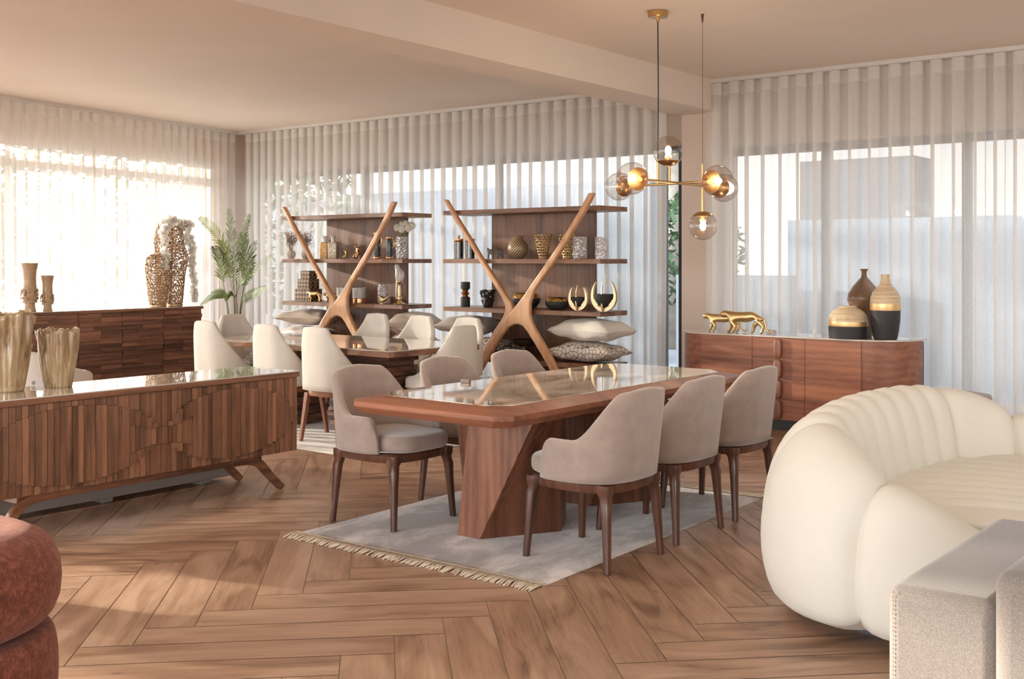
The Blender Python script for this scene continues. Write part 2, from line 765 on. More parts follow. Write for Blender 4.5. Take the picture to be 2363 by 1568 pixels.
# ---- left wall, skewed: window band behind the sheer curtains
C0 = Vector((-12.23, 9.5, 0))
LD = Vector((.2308, -.973, 0))
LN = Vector((.973, .2308, 0))       # into the room
LM = Matrix(((LD.x, LN.x, 0, C0.x), (LD.y, LN.y, 0, C0.y), (0, 0, 1, 0), (0, 0, 0, 1)))   # local x along the wall, y inward
mb = MB()
mb.box(-.5, 13.6, -.46, -.32, 2.74, CZ)
mb.box(-.5, 13.6, -.46, -.32, -.05, .04)
mb.box(-.6, .55, -.46, -.32, 0, CZ)
mb.xf(LM)
struct(mb.build('wall_left', WALLM, smooth=False))
mb = MB()
n_l = 8
for k in range(n_l + 1):
    s = .55 + k * 13.0 / n_l
    mb.box(s - .04, s + .04, -.44, -.36, .04, 2.74)
mb.box(.55, 13.55, -.44, -.36, 2.46, 2.56)
mb.box(.55, 13.55, -.44, -.36, 2.69, 2.74)
mb.box(.55, 13.55, -.44, -.36, .04, .1)
mb.xf(LM)
w3 = struct(mb.build('window_3', plain('window_frame_pale', (.45, .40, .36), .5), smooth=False))
for k in range(n_l):
    s = .55 + k * 13.0 / n_l
    MB().box(s + .04, s + 13.0 / n_l - .04, -.40, -.393, .1, 2.69).xf(LM).build('pane', PANE, w3, smooth=False)
# ---- right wall and front wall behind the camera
struct(MB().box(4.2, 4.35, -4, 10, 2.7, CZ).box(4.2, 4.35, -4, -3, 0, 2.7).box(4.2, 4.35, 7.6, 10, 0, 2.7).build('wall_right', WALLM, smooth=False))
m = MB()
for k in range(7):
    yy = -3 + k * 10.6 / 6
    m.box(4.24, 4.30, yy - .03, yy + .03, 0, 2.7)
m.box(4.24, 4.30, -3, 7.6, 2.64, 2.7).box(4.24, 4.30, -3, 7.6, 0, .06)
w5 = struct(m.build('window_5', FR, smooth=False))
for k in range(6):
    yy = -3 + k * 10.6 / 6
    MB().box(4.262, 4.269, yy + .03, yy + 10.6 / 6 - .03, .06, 2.64).build('pane', PANE, w5, smooth=False)
portal(4.1, 2.3, 1.35, 10.6, 2.7, (pi / 2, 0, pi / 2))
mb = MB().box(-9.6, 4.35, -3.75, -3.6, 2.7, CZ).box(-9.6, -8.6, -3.75, -3.6, 0, 2.7).box(3.2, 4.35, -3.75, -3.6, 0, 2.7)
struct(mb.build('wall_front', WALLM, smooth=False))
m = MB()
for k in range(8):
    xx = -8.6 + k * 11.8 / 7
    m.box(xx - .03, xx + .03, -3.72, -3.66, 0, 2.7)
m.box(-8.6, 3.2, -3.72, -3.66, 2.64, 2.7).box(-8.6, 3.2, -3.72, -3.66, 0, .06)
w4 = struct(m.build('window_4', FR, smooth=False))
for k in range(7):
    xx = -8.6 + k * 11.8 / 7
    MB().box(xx + .03, xx + 11.8 / 7 - .03, -3.70, -3.693, .06, 2.64).build('pane', PANE, w4, smooth=False)
portal(-2.7, -3.58, 1.35, 11.8, 2.7, (pi / 2, 0, 0))
portal(-9.1, YW - .1, 1.3, 6.4, 2.6, (-pi / 2, 0, 0))
q_ = C0 + LD * 7.05 - LN * .3
portal(q_.x, q_.y, 1.4, 13.0, 2.7, (pi / 2, 0, radians(-76.65)))
portal(-.5, YW - .1, 1.25, 9.2, 2.5, (-pi / 2, 0, 0))

# ------------------------------------------------------------------ sheer curtains
SHEER = sheer('sheer_fabric', .32)
HEADM = sheer('sheer_heading', .10)
TRACK = plain('curtain_track', (.80, .78, .75), .4)


def curtain(label, P, D, N, s0, s1, ztop, seed, pitch=.155, trackname=None, amp=.048, group='floor-length sheer curtains'):
    r = random.Random(seed)
    ss = []
    k = 0
    s = s0
    per = []
    while s < s1:
        p = pitch * r.uniform(.9, 1.12)
        per.append((s, p, amp * r.uniform(.8, 1.15), r.uniform(-.3, .3)))
        s += p
    zs = [.015, .5, 1.0, 1.5, 2.0, 2.5, ztop - .11, ztop]
    rows = []
    for z in zs:
        q = z / ztop
        row = []
        for (sa, p, A, sk) in per:
            for j in range(14):
                u = j / 14
                wob = .012 * sin(sa * 9 + z * 1.7) * (1 - q)
                d = A * (1 + .25 * (1 - q) * sk) * sin(2 * pi * u) + wob
                e = p * u - .027 * sin(4 * pi * u) * (1 - .25 * (1 - q)) + .012 * sk * (1 - q) * sin(2 * pi * u)
                row.append(tuple(P + D * (sa + e) + N * d + Vector((0, 0, z))))
        rows.append(row)
    t = thing('sheer_curtain', label, 'curtain', (P + D * ((s0 + s1) / 2)).to_tuple(), 0, group)
    inv = Matrix.Translation(-t.location)
    MB().grid(rows[:-1]).xf(inv).build('drape', SHEER, t, ang=0)
    MB().grid(rows[-2:]).xf(inv).build('heading_tape', HEADM, t, ang=0)
    return t


Pb = Vector((0, 9.5, 0))
Xd, Yd = Vector((1, 0, 0)), Vector((0, 1, 0))
curtain('long sheer curtain on the back wall behind the two bookcases', Pb, Xd, Yd, -12.1, -5.66, 3.10, 3)
curtain('sheer curtain on the right behind the walnut sideboard and chandelier', Pb, Xd, Yd, -5.21, 1.2, 3.10, 5, pitch=.165)
curtain('second sheer curtain on the left wall, nearer the camera', C0, LD, LN, 6.5, 8.5, 3.10, 9)
curtain('sheer curtain on the left wall between the two open gaps', C0, LD, LN, 9.2, 9.7, 3.10, 12)
curtain('third sheer curtain on the left wall, furthest from the corner', C0, LD, LN, 10.6, 13.0, 3.10, 10)
curtain('sunlit sheer curtain on the left wall behind the slatted sideboard', C0, LD, LN, .12, 6.3, 3.10, 8)
struct(MB().box(-12.2, -5.5, 9.45, 9.56, 3.105, 3.14).build('trim_4', TRACK, smooth=False))
struct(MB().box(-5.2, 4.1, 9.45, 9.56, 3.105, 3.14).build('trim_5', TRACK, smooth=False))
struct(MB().box(0, 13, -.05, .05, 3.105, 3.14).xf(LM).build('trim_6', TRACK, smooth=False))

# unseen blind, added to keep the high sun off the cream sofa
bl = thing('added_sun_blind', 'unseen added blind blocking high sun at the gap in the left wall curtains', 'sun blocker', tuple(C0 + LD * 8.4 + LN * -.2 + Vector((0, 0, 2.7))))
inv_ = Matrix.Translation(-bl.location)
MB().box(7.3, 9.35, -.205, -.20, 1.30, 2.7).xf(LM).xf(inv_).build('sun_block_cloth', plain('sun_block_cloth', (.60, .54, .46), .9), bl, smooth=False)
MB().box(7.3, 9.35, -.215, -.19, 1.27, 1.30).xf(LM).xf(inv_).build('bottom_bar', TRACK, bl, smooth=False)
MB().box(7.3, 9.35, -.24, -.17, 2.70, 2.78).xf(LM).xf(inv_).build('roller', TRACK, bl, smooth=False)

# recessed ceiling downlights inferred from tabletop glints; unseen, placed to brighten the near side
def downlight(x, y, label, w_=38):
    t = thing('downlight', label, 'ceiling light', (x, y, CZ), 0, 'recessed ceiling downlights')
    MB().lathe([(.052, -.001), (.052, -.006), (.040, -.006), (.036, .0)], 24, cap=False).build('trim_ring', TRACK, t)
    d = bpy.data.lights.new('downlight_lamp', 'SPOT')
    d.energy = w_
    d.color = (1.0, .86, .70)
    d.spot_size = radians(125)
    d.spot_blend = .9
    d.shadow_soft_size = .06
    o = bpy.data.objects.new('lamp', d)
    col.objects.link(o)
    o.parent = t
    o.location = (0, 0, -.012)


for x, y, lb in ((-1.45, 5.0, 'recessed ceiling downlight above the cream sofa'), (-3.75, 4.3, 'recessed ceiling downlight above the near end of the main table'),
                 (-6.0, 2.9, 'recessed ceiling downlight above the front sideboard'),
                 (-3.4, 1.6, 'recessed ceiling downlight above the rust armchair')):
    downlight(x, y, lb)

# ------------------------------------------------------------------ outside
GRND = plain('terrace_stone', (.22, .22, .23), .8, nscale=2, namp=.08)
g = MB().box(-60, 40, -40, -4.2, -.2, -.06).box(-60, 40, 10.2, 70, -.2, -.06).box(-60, -13.4, -4.2, 10.2, -.2, -.06)
struct(g.build('ground', GRND, smooth=False))
BLUEW = plain('garden_wall_paint', (.20, .25, .31), .8, nscale=1, namp=.05)
PALEW = plain('building_paint', (.09, .09, .10), .8, nscale=1, namp=.04)


def boxw(p0, p1, Y, dy, z1, name, mat, label, cat):
    a = ony(p0, HOR, Y).x
    b = ony(p1, HOR, Y).x
    return tag(MB().box(a, b, Y, Y + dy, -.06, z1).build(name, mat, smooth=False), label, cat)


def zz(py, px, Y):
    return ony(px, py, Y).z


boxw(1560, 1822, 13.0, .25, zz(636, 1750, 13.0), 'garden_wall', BLUEW, 'low pale blue garden wall beyond the glass door', 'wall')
boxw(1818, 3100, 13.6, .25, zz(500, 2200, 13.6), 'garden_wall', BLUEW, 'taller blue-grey garden wall seen through the right-hand sheers', 'wall')
boxw(1846, 2110, 18.0, .8, zz(366, 1980, 18.0), 'building', PALEW, 'flat-roofed grey building seen through the right-hand curtain', 'building')
boxw(400, 1500, 14.0, .25, zz(440, 1000, 14.0), 'garden_wall', plain('pale_wall_paint', (.36, .39, .44), .8, nscale=1, namp=.05), 'long pale wall outside behind the bookcases', 'wall')

LEAFM = plain('outdoor_foliage', (.09, .15, .06), .7, nscale=3, namp=.5)
BARK = plain('bark', (.30, .24, .19), .9, nscale=6, namp=.3)


def bush(c, rx, ry, rz, n, name, label, cat, seed, leaf=.16, trunk=None, group=None):
    r = random.Random(seed)
    t = thing(name, label, cat, (c[0], c[1], -.06), 0, group)
    m = MB()
    for i in range(n):
        a, b = r.uniform(0, 2 * pi), r.uniform(-1, 1)
        q = r.uniform(.55, 1) ** .6
        p = Vector((rx * q * cos(a) * sqrt(1 - b * b), ry * q * sin(a) * sqrt(1 - b * b), c[2] + .06 + rz * q * b))
        L = leaf * r.uniform(.6, 1.3)
        d = Vector((r.uniform(-1, 1), r.uniform(-1, 1), r.uniform(-.8, .8))).normalized()
        e = d.cross(Vector((r.uniform(-1, 1), r.uniform(-1, 1), 1))).normalized()
        m.add([p - d * L, p + e * L * .35, p + d * L, p - e * L * .35], [(0, 1, 2, 3)])
    m.build('foliage', LEAFM, t, smooth=False)
    if trunk:
        MB().tube([(0, 0, 0), (.05, .02, c[2] * .5), (0, 0, c[2])], [trunk, trunk * .8, trunk * .6], 8).build('trunk', BARK, t)
    return t


pt = onz(1560, 700, 0)
a = ony(1562, 560, 15.0)
bush((a.x, 15.0, 1.6), 1.1, .7, .9, 900, 'hedge', 'leafy green shrub seen through the gap beside the pillar', 'plant', 2, .11)
a = ony(1553, 500, 16.5)
t = thing('palm_tree', 'grey-trunked palm tree outside seen past the curtain edge', 'tree', (a.x, 16.5, -.06))
MB().tube([(0, 0, 0), (.03, 0, 1.5), (-.02, 0, 3), (.02, 0, 5), (0, 0, 6)], [.2, .16, .15, .15, .13], 14).build('trunk', BARK, t)
m = MB()
for k in range(16):
    a_ = 2 * pi * k / 16
    rr = 1.6
    pts = [Vector((cos(a_) * rr * q, sin(a_) * rr * q, 6 + .7 * q - 1.5 * q * q)) for q in (0, .25, .5, .75, 1)]
    side = Vector((-sin(a_), cos(a_), 0)) * .22
    m.grid([[p - side * (1.1 - i * .2), p, p + side * (1.1 - i * .2)] for i, p in enumerate(pts)])
m.build('crown', LEAFM, t)
for i, (x, y, z, r_, sd) in enumerate([(-15.6, 13.2, 1.9, 1.5, 4), (-18.9, 11.2, 2.3, 1.7, 5), (-17.4, 8.0, 1.7, 1.3, 6), (-20.0, 15.4, 2.7, 1.7, 7)]):
    bush((x, y, z), r_, r_, r_ * 1.05, 1500, 'tree',
         ['loose-crowned tree outside the left window near the corner', 'taller tree outside the middle of the left window',
          'smaller tree outside the left window by the frame edge', 'furthest tree beyond the left window'][i], 'tree', sd, .15, .1, 'trees outside the left windows')

# ------------------------------------------------------------------ stone tops
def stone(name, base, vein, scale, rough=.06, stretch=(1, 1, 1), thr=(.42, .55, .72)):
    m, n, l, out = nt(name)
    v = coords(n, l, stretch)
    a = noise_t(n, l, v, scale, 6, .6, 1.6)
    b = noise_t(n, l, v, scale * 3.1, 5, .6, .8)
    x = n.new('ShaderNodeMath')
    x.operation = 'MULTIPLY_ADD'
    l.new(b, x.inputs[0])
    x.inputs[1].default_value = .3
    l.new(a, x.inputs[2])
    c = ramp(n, l, x.outputs[0], [(thr[0], vein), (thr[1], tuple((p + q) / 2 for p, q in zip(base, vein))), (thr[2], base)])
    p = pbsdf(n, l, out, c, rough)
    p.inputs['Coat Weight'].default_value = .6
    p.inputs['Coat Roughness'].default_value = .02
    MC[name] = m
    return m


GLASSTOP = stone('main_top_stone', (.80, .72, .60), (.30, .17, .09), 1.3, .04, (1.9, .7, 1), (.50, .56, .66))
PALETOP = stone('pale_top', (.66, .60, .52), (.52, .45, .38), 1.2, .05)
BEVTOP = plain('lacquered_bevel', (.30, .22, .17), .22, Coat_Weight=.5)

# ------------------------------------------------------------------ main dining table
T = thing('dining_table', 'large walnut dining table with glossy veined stone top and faceted pedestals', 'table', (-3.745, 5.2, 0))


def octo(x0, x1, y0, y1, c):
    return [(x0 + c, y0), (x1 - c, y0), (x1, y0 + c), (x1, y1 - c), (x1 - c, y1), (x0 + c, y1), (x0, y1 - c), (x0, y0 + c)]


ox0, ox1, oy0, oy1 = -.53, .53, -1.21, 1.21
OUT = octo(ox0, ox1, oy0, oy1, .07)
INN = octo(ox0 + .10, ox1 - .10, oy0 + .10, oy1 - .10, .10)
LOW = octo(ox0 + .03, ox1 - .03, oy0 + .03, oy1 - .03, .07)
mb = MB()
mb.prism(LOW, .665, .70, OUT)
mb.prism(OUT, .70, .725)
mb.prism(OUT, .725, .752, INN)
mb.build('tabletop', WALR_X, T, bevel=.002, seg=1, smooth=False)
MB().prism(octo(ox0 + .105, ox1 - .105, oy0 + .105, oy1 - .105, .10), .7515, .7565).build('stone_inlay', GLASSTOP, T, bevel=.0015)


def pedestal(sg):
    b = [(-.125, -.79), (.025, -.79), (.25, -.39), (.145, -.20), (-.03, -.20), (-.24, -.58)]
    t = [(-.045, -.79), (.385, -.79), (.25, -.39), (.145, -.20), (-.28, -.20), (-.33, -.58)]
    return MB().prism([(x * sg, y * sg) for x, y in b], .012, .668, [(x * sg, y * sg) for x, y in t])


pedestal(1).build('pedestal', WALR_Z, T, bevel=.002)
pedestal(-1).build('pedestal', WALR_Z, T, bevel=.002)
tag(MB().box(-.02, .04, -.012, .012, 0, .02).build('dark_block', plain('dark_block_grey', (.20, .17, .15), .4), loc=onz(1072, 884, .757), bevel=.002),  # plain small dark block set on the tabletop
    'small dark block on the far-left edge of the main tabletop', 'tag')

# ------------------------------------------------------------------ rug under the main table
def rug_mat(name, a, b, c, st):
    m, n, l, out = nt(name)
    v = coords(n, l, st)
    f = noise_t(n, l, v, 3.2, 6, .62, .4)
    g = noise_t(n, l, coords(n, l), 120, 2, .7)
    x = n.new('ShaderNodeMath')
    x.operation = 'MULTIPLY_ADD'
    l.new(g, x.inputs[0])
    x.inputs[1].default_value = .22
    l.new(f, x.inputs[2])
    cc = ramp(n, l, x.outputs[0], [(.54, a), (.615, b), (.69, c)])
    p = pbsdf(n, l, out, cc, .8)
    p.inputs['Sheen Weight'].default_value = .5
    l.new(bump(n, l, x.outputs[0], .5, .004), p.inputs['Normal'])
    return m


RUG = rug_mat('silk_rug', (.24, .19, .165), (.47, .42, .39), (.74, .70, .68), (1, .45, 1))
FRG = fabric('rug_fringe', (.70, .60, .46), .15, bscale=300)
R = thing('area_rug', 'pale silver-beige rug with a fringed end under the main dining table', 'rug', (-3.82, 5.1, 0), radians(1.6))
nx, ny = 40, 60
rows = []
for i in range(nx + 1):
    row = []
    for j in range(ny + 1):
        x, y = -.80 + 1.6 * i / nx, -1.14 + 2.28 * j / ny
        e = min(i, nx - i) / 2
        z = .011 + .0012 * noise.noise(Vector((x * 3, y * 3, 0)))
        if i in (0, nx) or j in (0, ny):
            z = .001
            if i in (0, nx):
                x += .006 * noise.noise(Vector((0, y * 7, 3)))
        row.append((x, y, z))
    rows.append(row)
MB().grid(rows).build('pile', RUG, R)
MB().box(-.8, .8, -1.145, -1.132, .002, .013).build('bound_edge', FRG, R)
m = MB()
for sgn in (-1, 1):
    x = -.80
    while x < .80:
        dx = rnd.uniform(-.012, .03)
        L = .10 * rnd.uniform(.85, 1.08)
        y0 = 1.14 * sgn
        m.tube([(x, y0, .009), (x + dx * .4, y0 + sgn * L * .5, .010), (x + dx, y0 + sgn * L, .004)], [.0045, .005, .0035], 4)
        x += .0105
tag(m.build('fringe', FRG, R, ang=0), kind='stuff')

# ------------------------------------------------------------------ upholstered shells
def shell(mb, plan, hfun, z0, thick, leanx=0.0, taper=0.0, nU=60, bulge=0.0):
    """U-shaped padded shell. plan: half outline (front tip -> middle of the back), mirrored in y."""
    half = spline(plan, nU // 2 + 1)
    full = half + [(x, -y) for x, y in half[-2::-1]]
    n = len(full)
    arc = [0]
    for i in range(1, n):
        arc.append(arc[-1] + sqrt((full[i][0] - full[i - 1][0]) ** 2 + (full[i][1] - full[i - 1][1]) ** 2))
    tot = arc[-1]
    rows = []
    for i, (x, y) in enumerate(full):
        a, b = full[max(i - 1, 0)], full[min(i + 1, n - 1)]
        tx, ty = b[0] - a[0], b[1] - a[1]
        L = sqrt(tx * tx + ty * ty) or 1
        nx_, ny_ = ty / L, -tx / L       # outward? fixed below
        if nx_ * x + ny_ * y < 0:
            nx_, ny_ = -nx_, -ny_
        s = min(arc[i], tot - arc[i])
        h = hfun(s, tot / 2)
        th = thick * min(1, .35 + s / .05 * .65) if s < .05 else thick
        ring = []
        prof = []
        for q in (0, .12, .3, .5, .7, .88):
            prof.append((.5, q))
        for k in range(1, 6):
            an = pi * k / 6
            prof.append((.5 * cos(an), 1 + (sin(an)) * th / max(h - z0, .02) * .5 - .04))
        for q in (.88, .7, .5, .3, .12, 0):
            prof.append((-.5, q))
        for (o, q) in prof:
            z = z0 + (h - z0) * q
            k = (z - z0)
            sc_ = 1 - taper * k
            off = o * th + bulge * sin(pi * min(q, 1)) * (1 if o > 0 else 0)
            back = sm(.05, -.25, x)
            ring.append(((x * sc_) + nx_ * off - leanx * k * back, y * sc_ + ny_ * off, z))
        rows.append(ring)
    return mb.grid(rows, cv=True, cap=True)


def make_armchair(label, loc, rz):
    t = thing('armchair', label, 'chair', loc, rz, 'taupe armchairs at the main dining table')
    # wooden ring and legs
    outl = superell(.245, .25, 3.4, 48, -.005, 0)
    mb = MB()
    inner = [(x * .80, y * .80) for x, y in outl]
    rows = []
    for (k, z) in ((1.0, .362), (1.02, .372), (1.03, .40), (1.0, .408), (.8, .408), (.8, .362)):
        rows.append([(x * k, y * k, z) for x, y in outl])
    mb.grid(rows, cu=True, cv=True)
    mb.build('seat_frame', DARKLEG, t)
    for sx in (-1, 1):
        for sy in (-1, 1):
            rows = []
            for (z, cx_, w_, d_) in ((0.0, .236, .0155, .0155), (.10, .229, .017, .017), (.24, .220, .021, .021), (.31, .216, .025, .024), (.345, .214, .034, .032), (.366, .213, .050, .045), (.40, .213, .050, .045)):
                qx, qy = cx_ * sx, cx_ * sy
                rr = []
                for k in range(12):
                    a = 2 * pi * k / 12
                    c, s_ = cos(a), sin(a)
                    dx = w_ * math.copysign(abs(c) ** .6, c)
                    dy = d_ * math.copysign(abs(s_) ** .6, s_)
                    if z > .34:
                        dx, dy = dx * (1 if dx * sx < 0 else .55), dy * (1 if dy * sy < 0 else .55)
                    rr.append((qx + dx, qy + dy, z + .003))
                rows.append(rr)
            rows = [[(x_, y_, .003) for x_, y_, z_ in rows[0]]] + rows
            MB().grid(rows, cv=True, cap=True).build('leg', DARKLEG, t, ang=50)
    cush = superell(.25, .222, 3.6, 56, .035, 0)
    mb = MB()
    puff_slab(mb, cush, .412, .502, .032, crown=.012)
    mb.build('seat_cushion', TAUPE, t, ang=0)

    def h(s, S):
        base = .585
        up = .585 + (.822 - .585) * sm(.19, .40, s)
        up += .015 * sm(.38, .56, s)
        if s < .075:
            q = 1 - s / .075
            up = .43 + (up - .43) * sqrt(max(0, 1 - q * q))
        return up
    mb = MB()
    shell(mb, [(.135, .247), (.06, .262), (-.04, .265), (-.14, .245), (-.215, .185), (-.245, .09), (-.25, 0)], h, .410, .052, leanx=.13, nU=72, taper=.02)
    mb.build('backrest', TAUPE, t, ang=0)
    return t


rz0 = 0
AC = [('taupe upholstered armchair nearest the fringed rug end, left side of the main table', (-4.415, 4.49), 0),
      ('taupe armchair in the middle of the left side of the main table, partly hidden', (-4.415, 5.20), 0),
      ('taupe armchair furthest back on the left side, only its backrest top showing', (-4.40, 5.86), 0),
      ('taupe armchair in the foreground right, back to the viewer, nearest the fringe', (-3.105, 4.545), pi),
      ('taupe armchair in the middle of the right side of the main table', (-3.13, 5.21), pi),
      ('taupe armchair furthest right, beside the cream sofa, at the table end', (-3.14, 5.87), pi)]
ch0 = make_armchair(AC[0][0], (*AC[0][1], 0), AC[0][2])
for lb, (x, y), rz in AC[1:]:
    dup(ch0, (x, y, 0), rz, lb)


def make_sidechair(label, loc, rz):
    t = thing('dining_chair', label, 'chair', loc, rz, 'cream dining chairs at the far table')
    outl = superell(.225, .205, 4, 40, .01, 0)
    rows = []
    for (k, z) in ((.97, .375), (1.0, .385), (1.0, .418), (.98, .422), (.8, .422), (.8, .375)):
        rows.append([(x * k, y * k, z) for x, y in outl])
    lw = plain('chair_leg_walnut', (.27, .105, .055), .4, nscale=12, namp=.25, Coat_Weight=.3)
    MB().grid(rows, cu=True, cv=True).build('seat_frame', lw, t)
    for sx in (-1, 1):
        for sy in (-1, 1):
            MB().prism([(sx * .225 + a * .013 - .01 * sx, sy * .215 + b * .013) for a, b in ((-1, -1), (1, -1), (1, 1), (-1, 1))], .012, .40,
                       [(sx * .185 + a * .021, sy * .165 + b * .021) for a, b in ((-1, -1), (1, -1), (1, 1), (-1, 1))]).build('leg', lw, t, bevel=.003)
    mb = MB()
    puff_slab(mb, superell(.235, .20, 4, 48, .03, 0), .425, .50, .028, crown=.01)
    mb.build('seat_cushion', CREAM, t, ang=0)

    def h(s, S):
        q = min(max((s - .06) / .37, 0), 1)
        up = .50 + .415 * (q ** 1.8) + .010 * sm(.40, .6, s)
        if s < .05:
            k = 1 - s / .05
            up = .44 + (up - .44) * sqrt(max(0, 1 - k * k))
        return up
    mb = MB()
    shell(mb, [(.17, .222), (.08, .232), (-.04, .232), (-.13, .222), (-.195, .185), (-.225, .10), (-.23, 0)], h, .424, .045, leanx=.10, taper=.17, nU=84)
    mb.build('backrest', CREAM, t, ang=0)
    return t


SC = [('cream dining chair at the right of the near row, its wooden legs in view', (-6.62, 6.13), pi / 2),
      ('cream dining chair in the middle of the near row of the far table', (-7.22, 6.13), pi / 2),
      ('cream dining chair leftmost in the near row, beside the slatted sideboard', (-8.02, 6.13), pi / 2),
      ('cream dining chair at the left head of the far table, below the potted palm', (-8.50, 6.73), 0),
      ('cream dining chair behind the far table, below the crossing wooden frame', (-7.80, 7.46), -pi / 2),
      ('cream dining chair behind the far table, in front of the beige cushion', (-7.18, 7.42), -pi / 2),
      ('cream dining chair at the back right of the far table, half hidden', (-6.62, 7.44), -pi / 2),
      ('cream dining chair at the right head of the far table, back to us', (-6.10, 6.74), pi)]
sc0 = make_sidechair(SC[0][0], (*SC[0][1], 0), SC[0][2])
for lb, (x, y), rz in SC[1:]:
    dup(sc0, (x, y, 0), rz, lb)

# single chair behind the front sideboard, at the left edge
SWAN = fabric('off_white_leather', (.70, .66, .60), .05, bscale=100, bstr=.1)
t = thing('lounge_chair', 'off-white upholstered chair behind the glass vases, mostly hidden', 'chair', (-7.75, 4.25, 0), radians(100))
mb = MB()
shell(mb, [(.20, .30), (.08, .32), (-.08, .32), (-.2, .30), (-.28, .22), (-.32, .1), (-.33, 0)],
      lambda s, S: .62 + .17 * sm(.05, .5, s), .22, .09, leanx=.05, nU=60)
mb.build('backrest', SWAN, t, ang=0)
mb = MB()
puff_slab(mb, superell(.28, .26, 3.5, 40, .06, 0), .24, .44, .05, crown=.01)
mb.build('seat_cushion', SWAN, t, ang=0)
for sx in (-1, 1):
    for sy in (-1, 1):
        MB().tube([(sx * .2, sy * .2, 0.0), (sx * .18, sy * .18, .26)], [.014, .018], 8).build('leg', DARKLEG, t)

# ------------------------------------------------------------------ far dining table
T2 = thing('dining_table', 'far dining table with pale glossy top and stacked-slat pedestals', 'table', (-7.15, 6.61, 0))
o2 = octo(-1.15, 1.15, -.53, .53, .03)
MB().prism(o2, .70, .742).build('tabletop', WAL_X, T2, bevel=.003)
MB().prism(octo(-1.14, 1.14, -.52, .52, .03), .742, .7505).build('stone_inlay', PALETOP, T2, bevel=.002)
for cx_ in (-.68, .42):
    m = MB()
    r = random.Random(int(cx_ * 100) + 200)
    for k in range(17):
        e = (.008, .022, .0, .03)[k % 4] + r.uniform(-.006, .01)
        z = .02 + k * .040
        m.box(cx_ - .32 - e, cx_ + .32 + e, -.15 - e, .15 + e, z, z + .038)
    m.build('slatted_pedestal', SLAT_X, T2, bevel=.002)
RUG2 = rug_mat('shag_rug', (.44, .40, .36), (.66, .61, .55), (.80, .75, .68), (.35, 3, 1))
R2 = tag(MB().grid([[(-1.55 + 3.1 * i / 50, -.98 + 1.96 * j / 40,
                      (.002 if i in (0, 50) or j in (0, 40) else .012 + .003 * noise.noise(Vector((i * .3, j * 1.1, 0))))) for j in range(41)] for i in range(51)])
         .build('area_rug', RUG2, loc=(-7.30, 6.67, 0)), 'cream textured rug with grey streaks under the far dining table', 'rug')

# ------------------------------------------------------------------ front sideboard (left foreground)
S = thing('sideboard', 'long low walnut sideboard with vertical relief slats and a white glossy top', 'sideboard', (-5.75, 3.71, 0))
yA, yB = -1.03, 1.02      # near end, far end
xF = .235
MB().box(-.235, xF, yA, yB, .24, .705).build('body', WAL_Y, S, bevel=.003)
MB().box(-.245, xF + .025, yA - .012, yB + .012, .705, .735).build('top_panel', WAL_Y, S, bevel=.002)
MB().box(-.243, xF + .022, yA - .010, yB + .010, .7353, .742).build('glass_top', plain('white_glass', (.74, .70, .66), .04, Coat_Weight=1.0, Coat_Roughness=.02), S, bevel=.0015)
m = MB()
ns = 60
wv = (yB - yA) / ns
for i in range(ns):
    ya = yA + i * wv
    yc = ya + wv / 2
    cuts = [.24]
    for (c, rr, lift) in ((-.50, .50, .0), (.52, .46, .0)):
        d = abs(yc - c)
        if d < rr:
            hgt = .205 * sqrt(1 - (d / rr) ** 2)
            cuts += [.47 - hgt, .47 + hgt]
    d = abs(yc - .03)
    if d < .22:
        cuts += [.37 + .04 * cos(d / .22 * pi / 2), .55 - .05 * cos(d / .22 * pi / 2)]
    cuts = sorted(cuts) + [.703]
    for k in range(len(cuts) - 1):
        if cuts[k + 1] - cuts[k] < .004:
            continue
        lv = (.008, .019, .013, .023, .010)[k % 5] + .004 * (i % 2)
        m.box(xF - .002, xF + lv, ya + .0012, ya + wv - .0012, cuts[k], cuts[k + 1] - .0008)
m.build('slatted_front', SLAT_Z, S)
m = MB()
m.box(-.20, .20, yA + .24, yB - .24, .195, .24)
m.build('rail', WAL_Y, S, bevel=.004)
for sx in (-1, 1):
    for sy in (-1, 1):
        ye = (yB if sy > 0 else -yA) - .31
        pts = [(ye - .16, .222), (ye - .04, .218), (ye + .05, .185), (ye + .12, .11), (ye + .22, .012)]
        pts = spline(pts, 14)
        rows = []
        for i, (yy, z) in enumerate(pts):
            a, b = pts[max(i - 1, 0)], pts[min(i + 1, 13)]
            ty, tz = b[0] - a[0], b[1] - a[1]
            L = sqrt(ty * ty + tz * tz)
            ny_, nz_ = -tz / L, ty / L
            hw = .031 - .010 * i / 13
            xm = sx * (.185 + .02 * i / 13)
            rows.append([(xm + dx * .02, sy * (yy + ny_ * hw * q), max(z + nz_ * hw * q, .001)) for dx, q in ((-1, -1), (1, -1), (1, 1), (-1, 1))])
        MB().grid(rows, cv=True, cap=True).build('leg', WAL_Y, S, bevel=.005, ang=50)
tag(MB().box(-6.44, -6.03, 2.75, 4.62, .03, .15).box(-6.4, -6.05, 2.9, 2.98, 0, .03).box(-6.4, -6.05, 3.7, 3.78, 0, .03).box(-6.4, -6.05, 4.4, 4.48, 0, .03)
    .build('plinth', plain('grey_plinth', (.36, .34, .33), .6), bevel=.006), 'low grey plinth lying on the floor behind the sideboard legs', 'plinth')

# amber glass vases
AMB = None


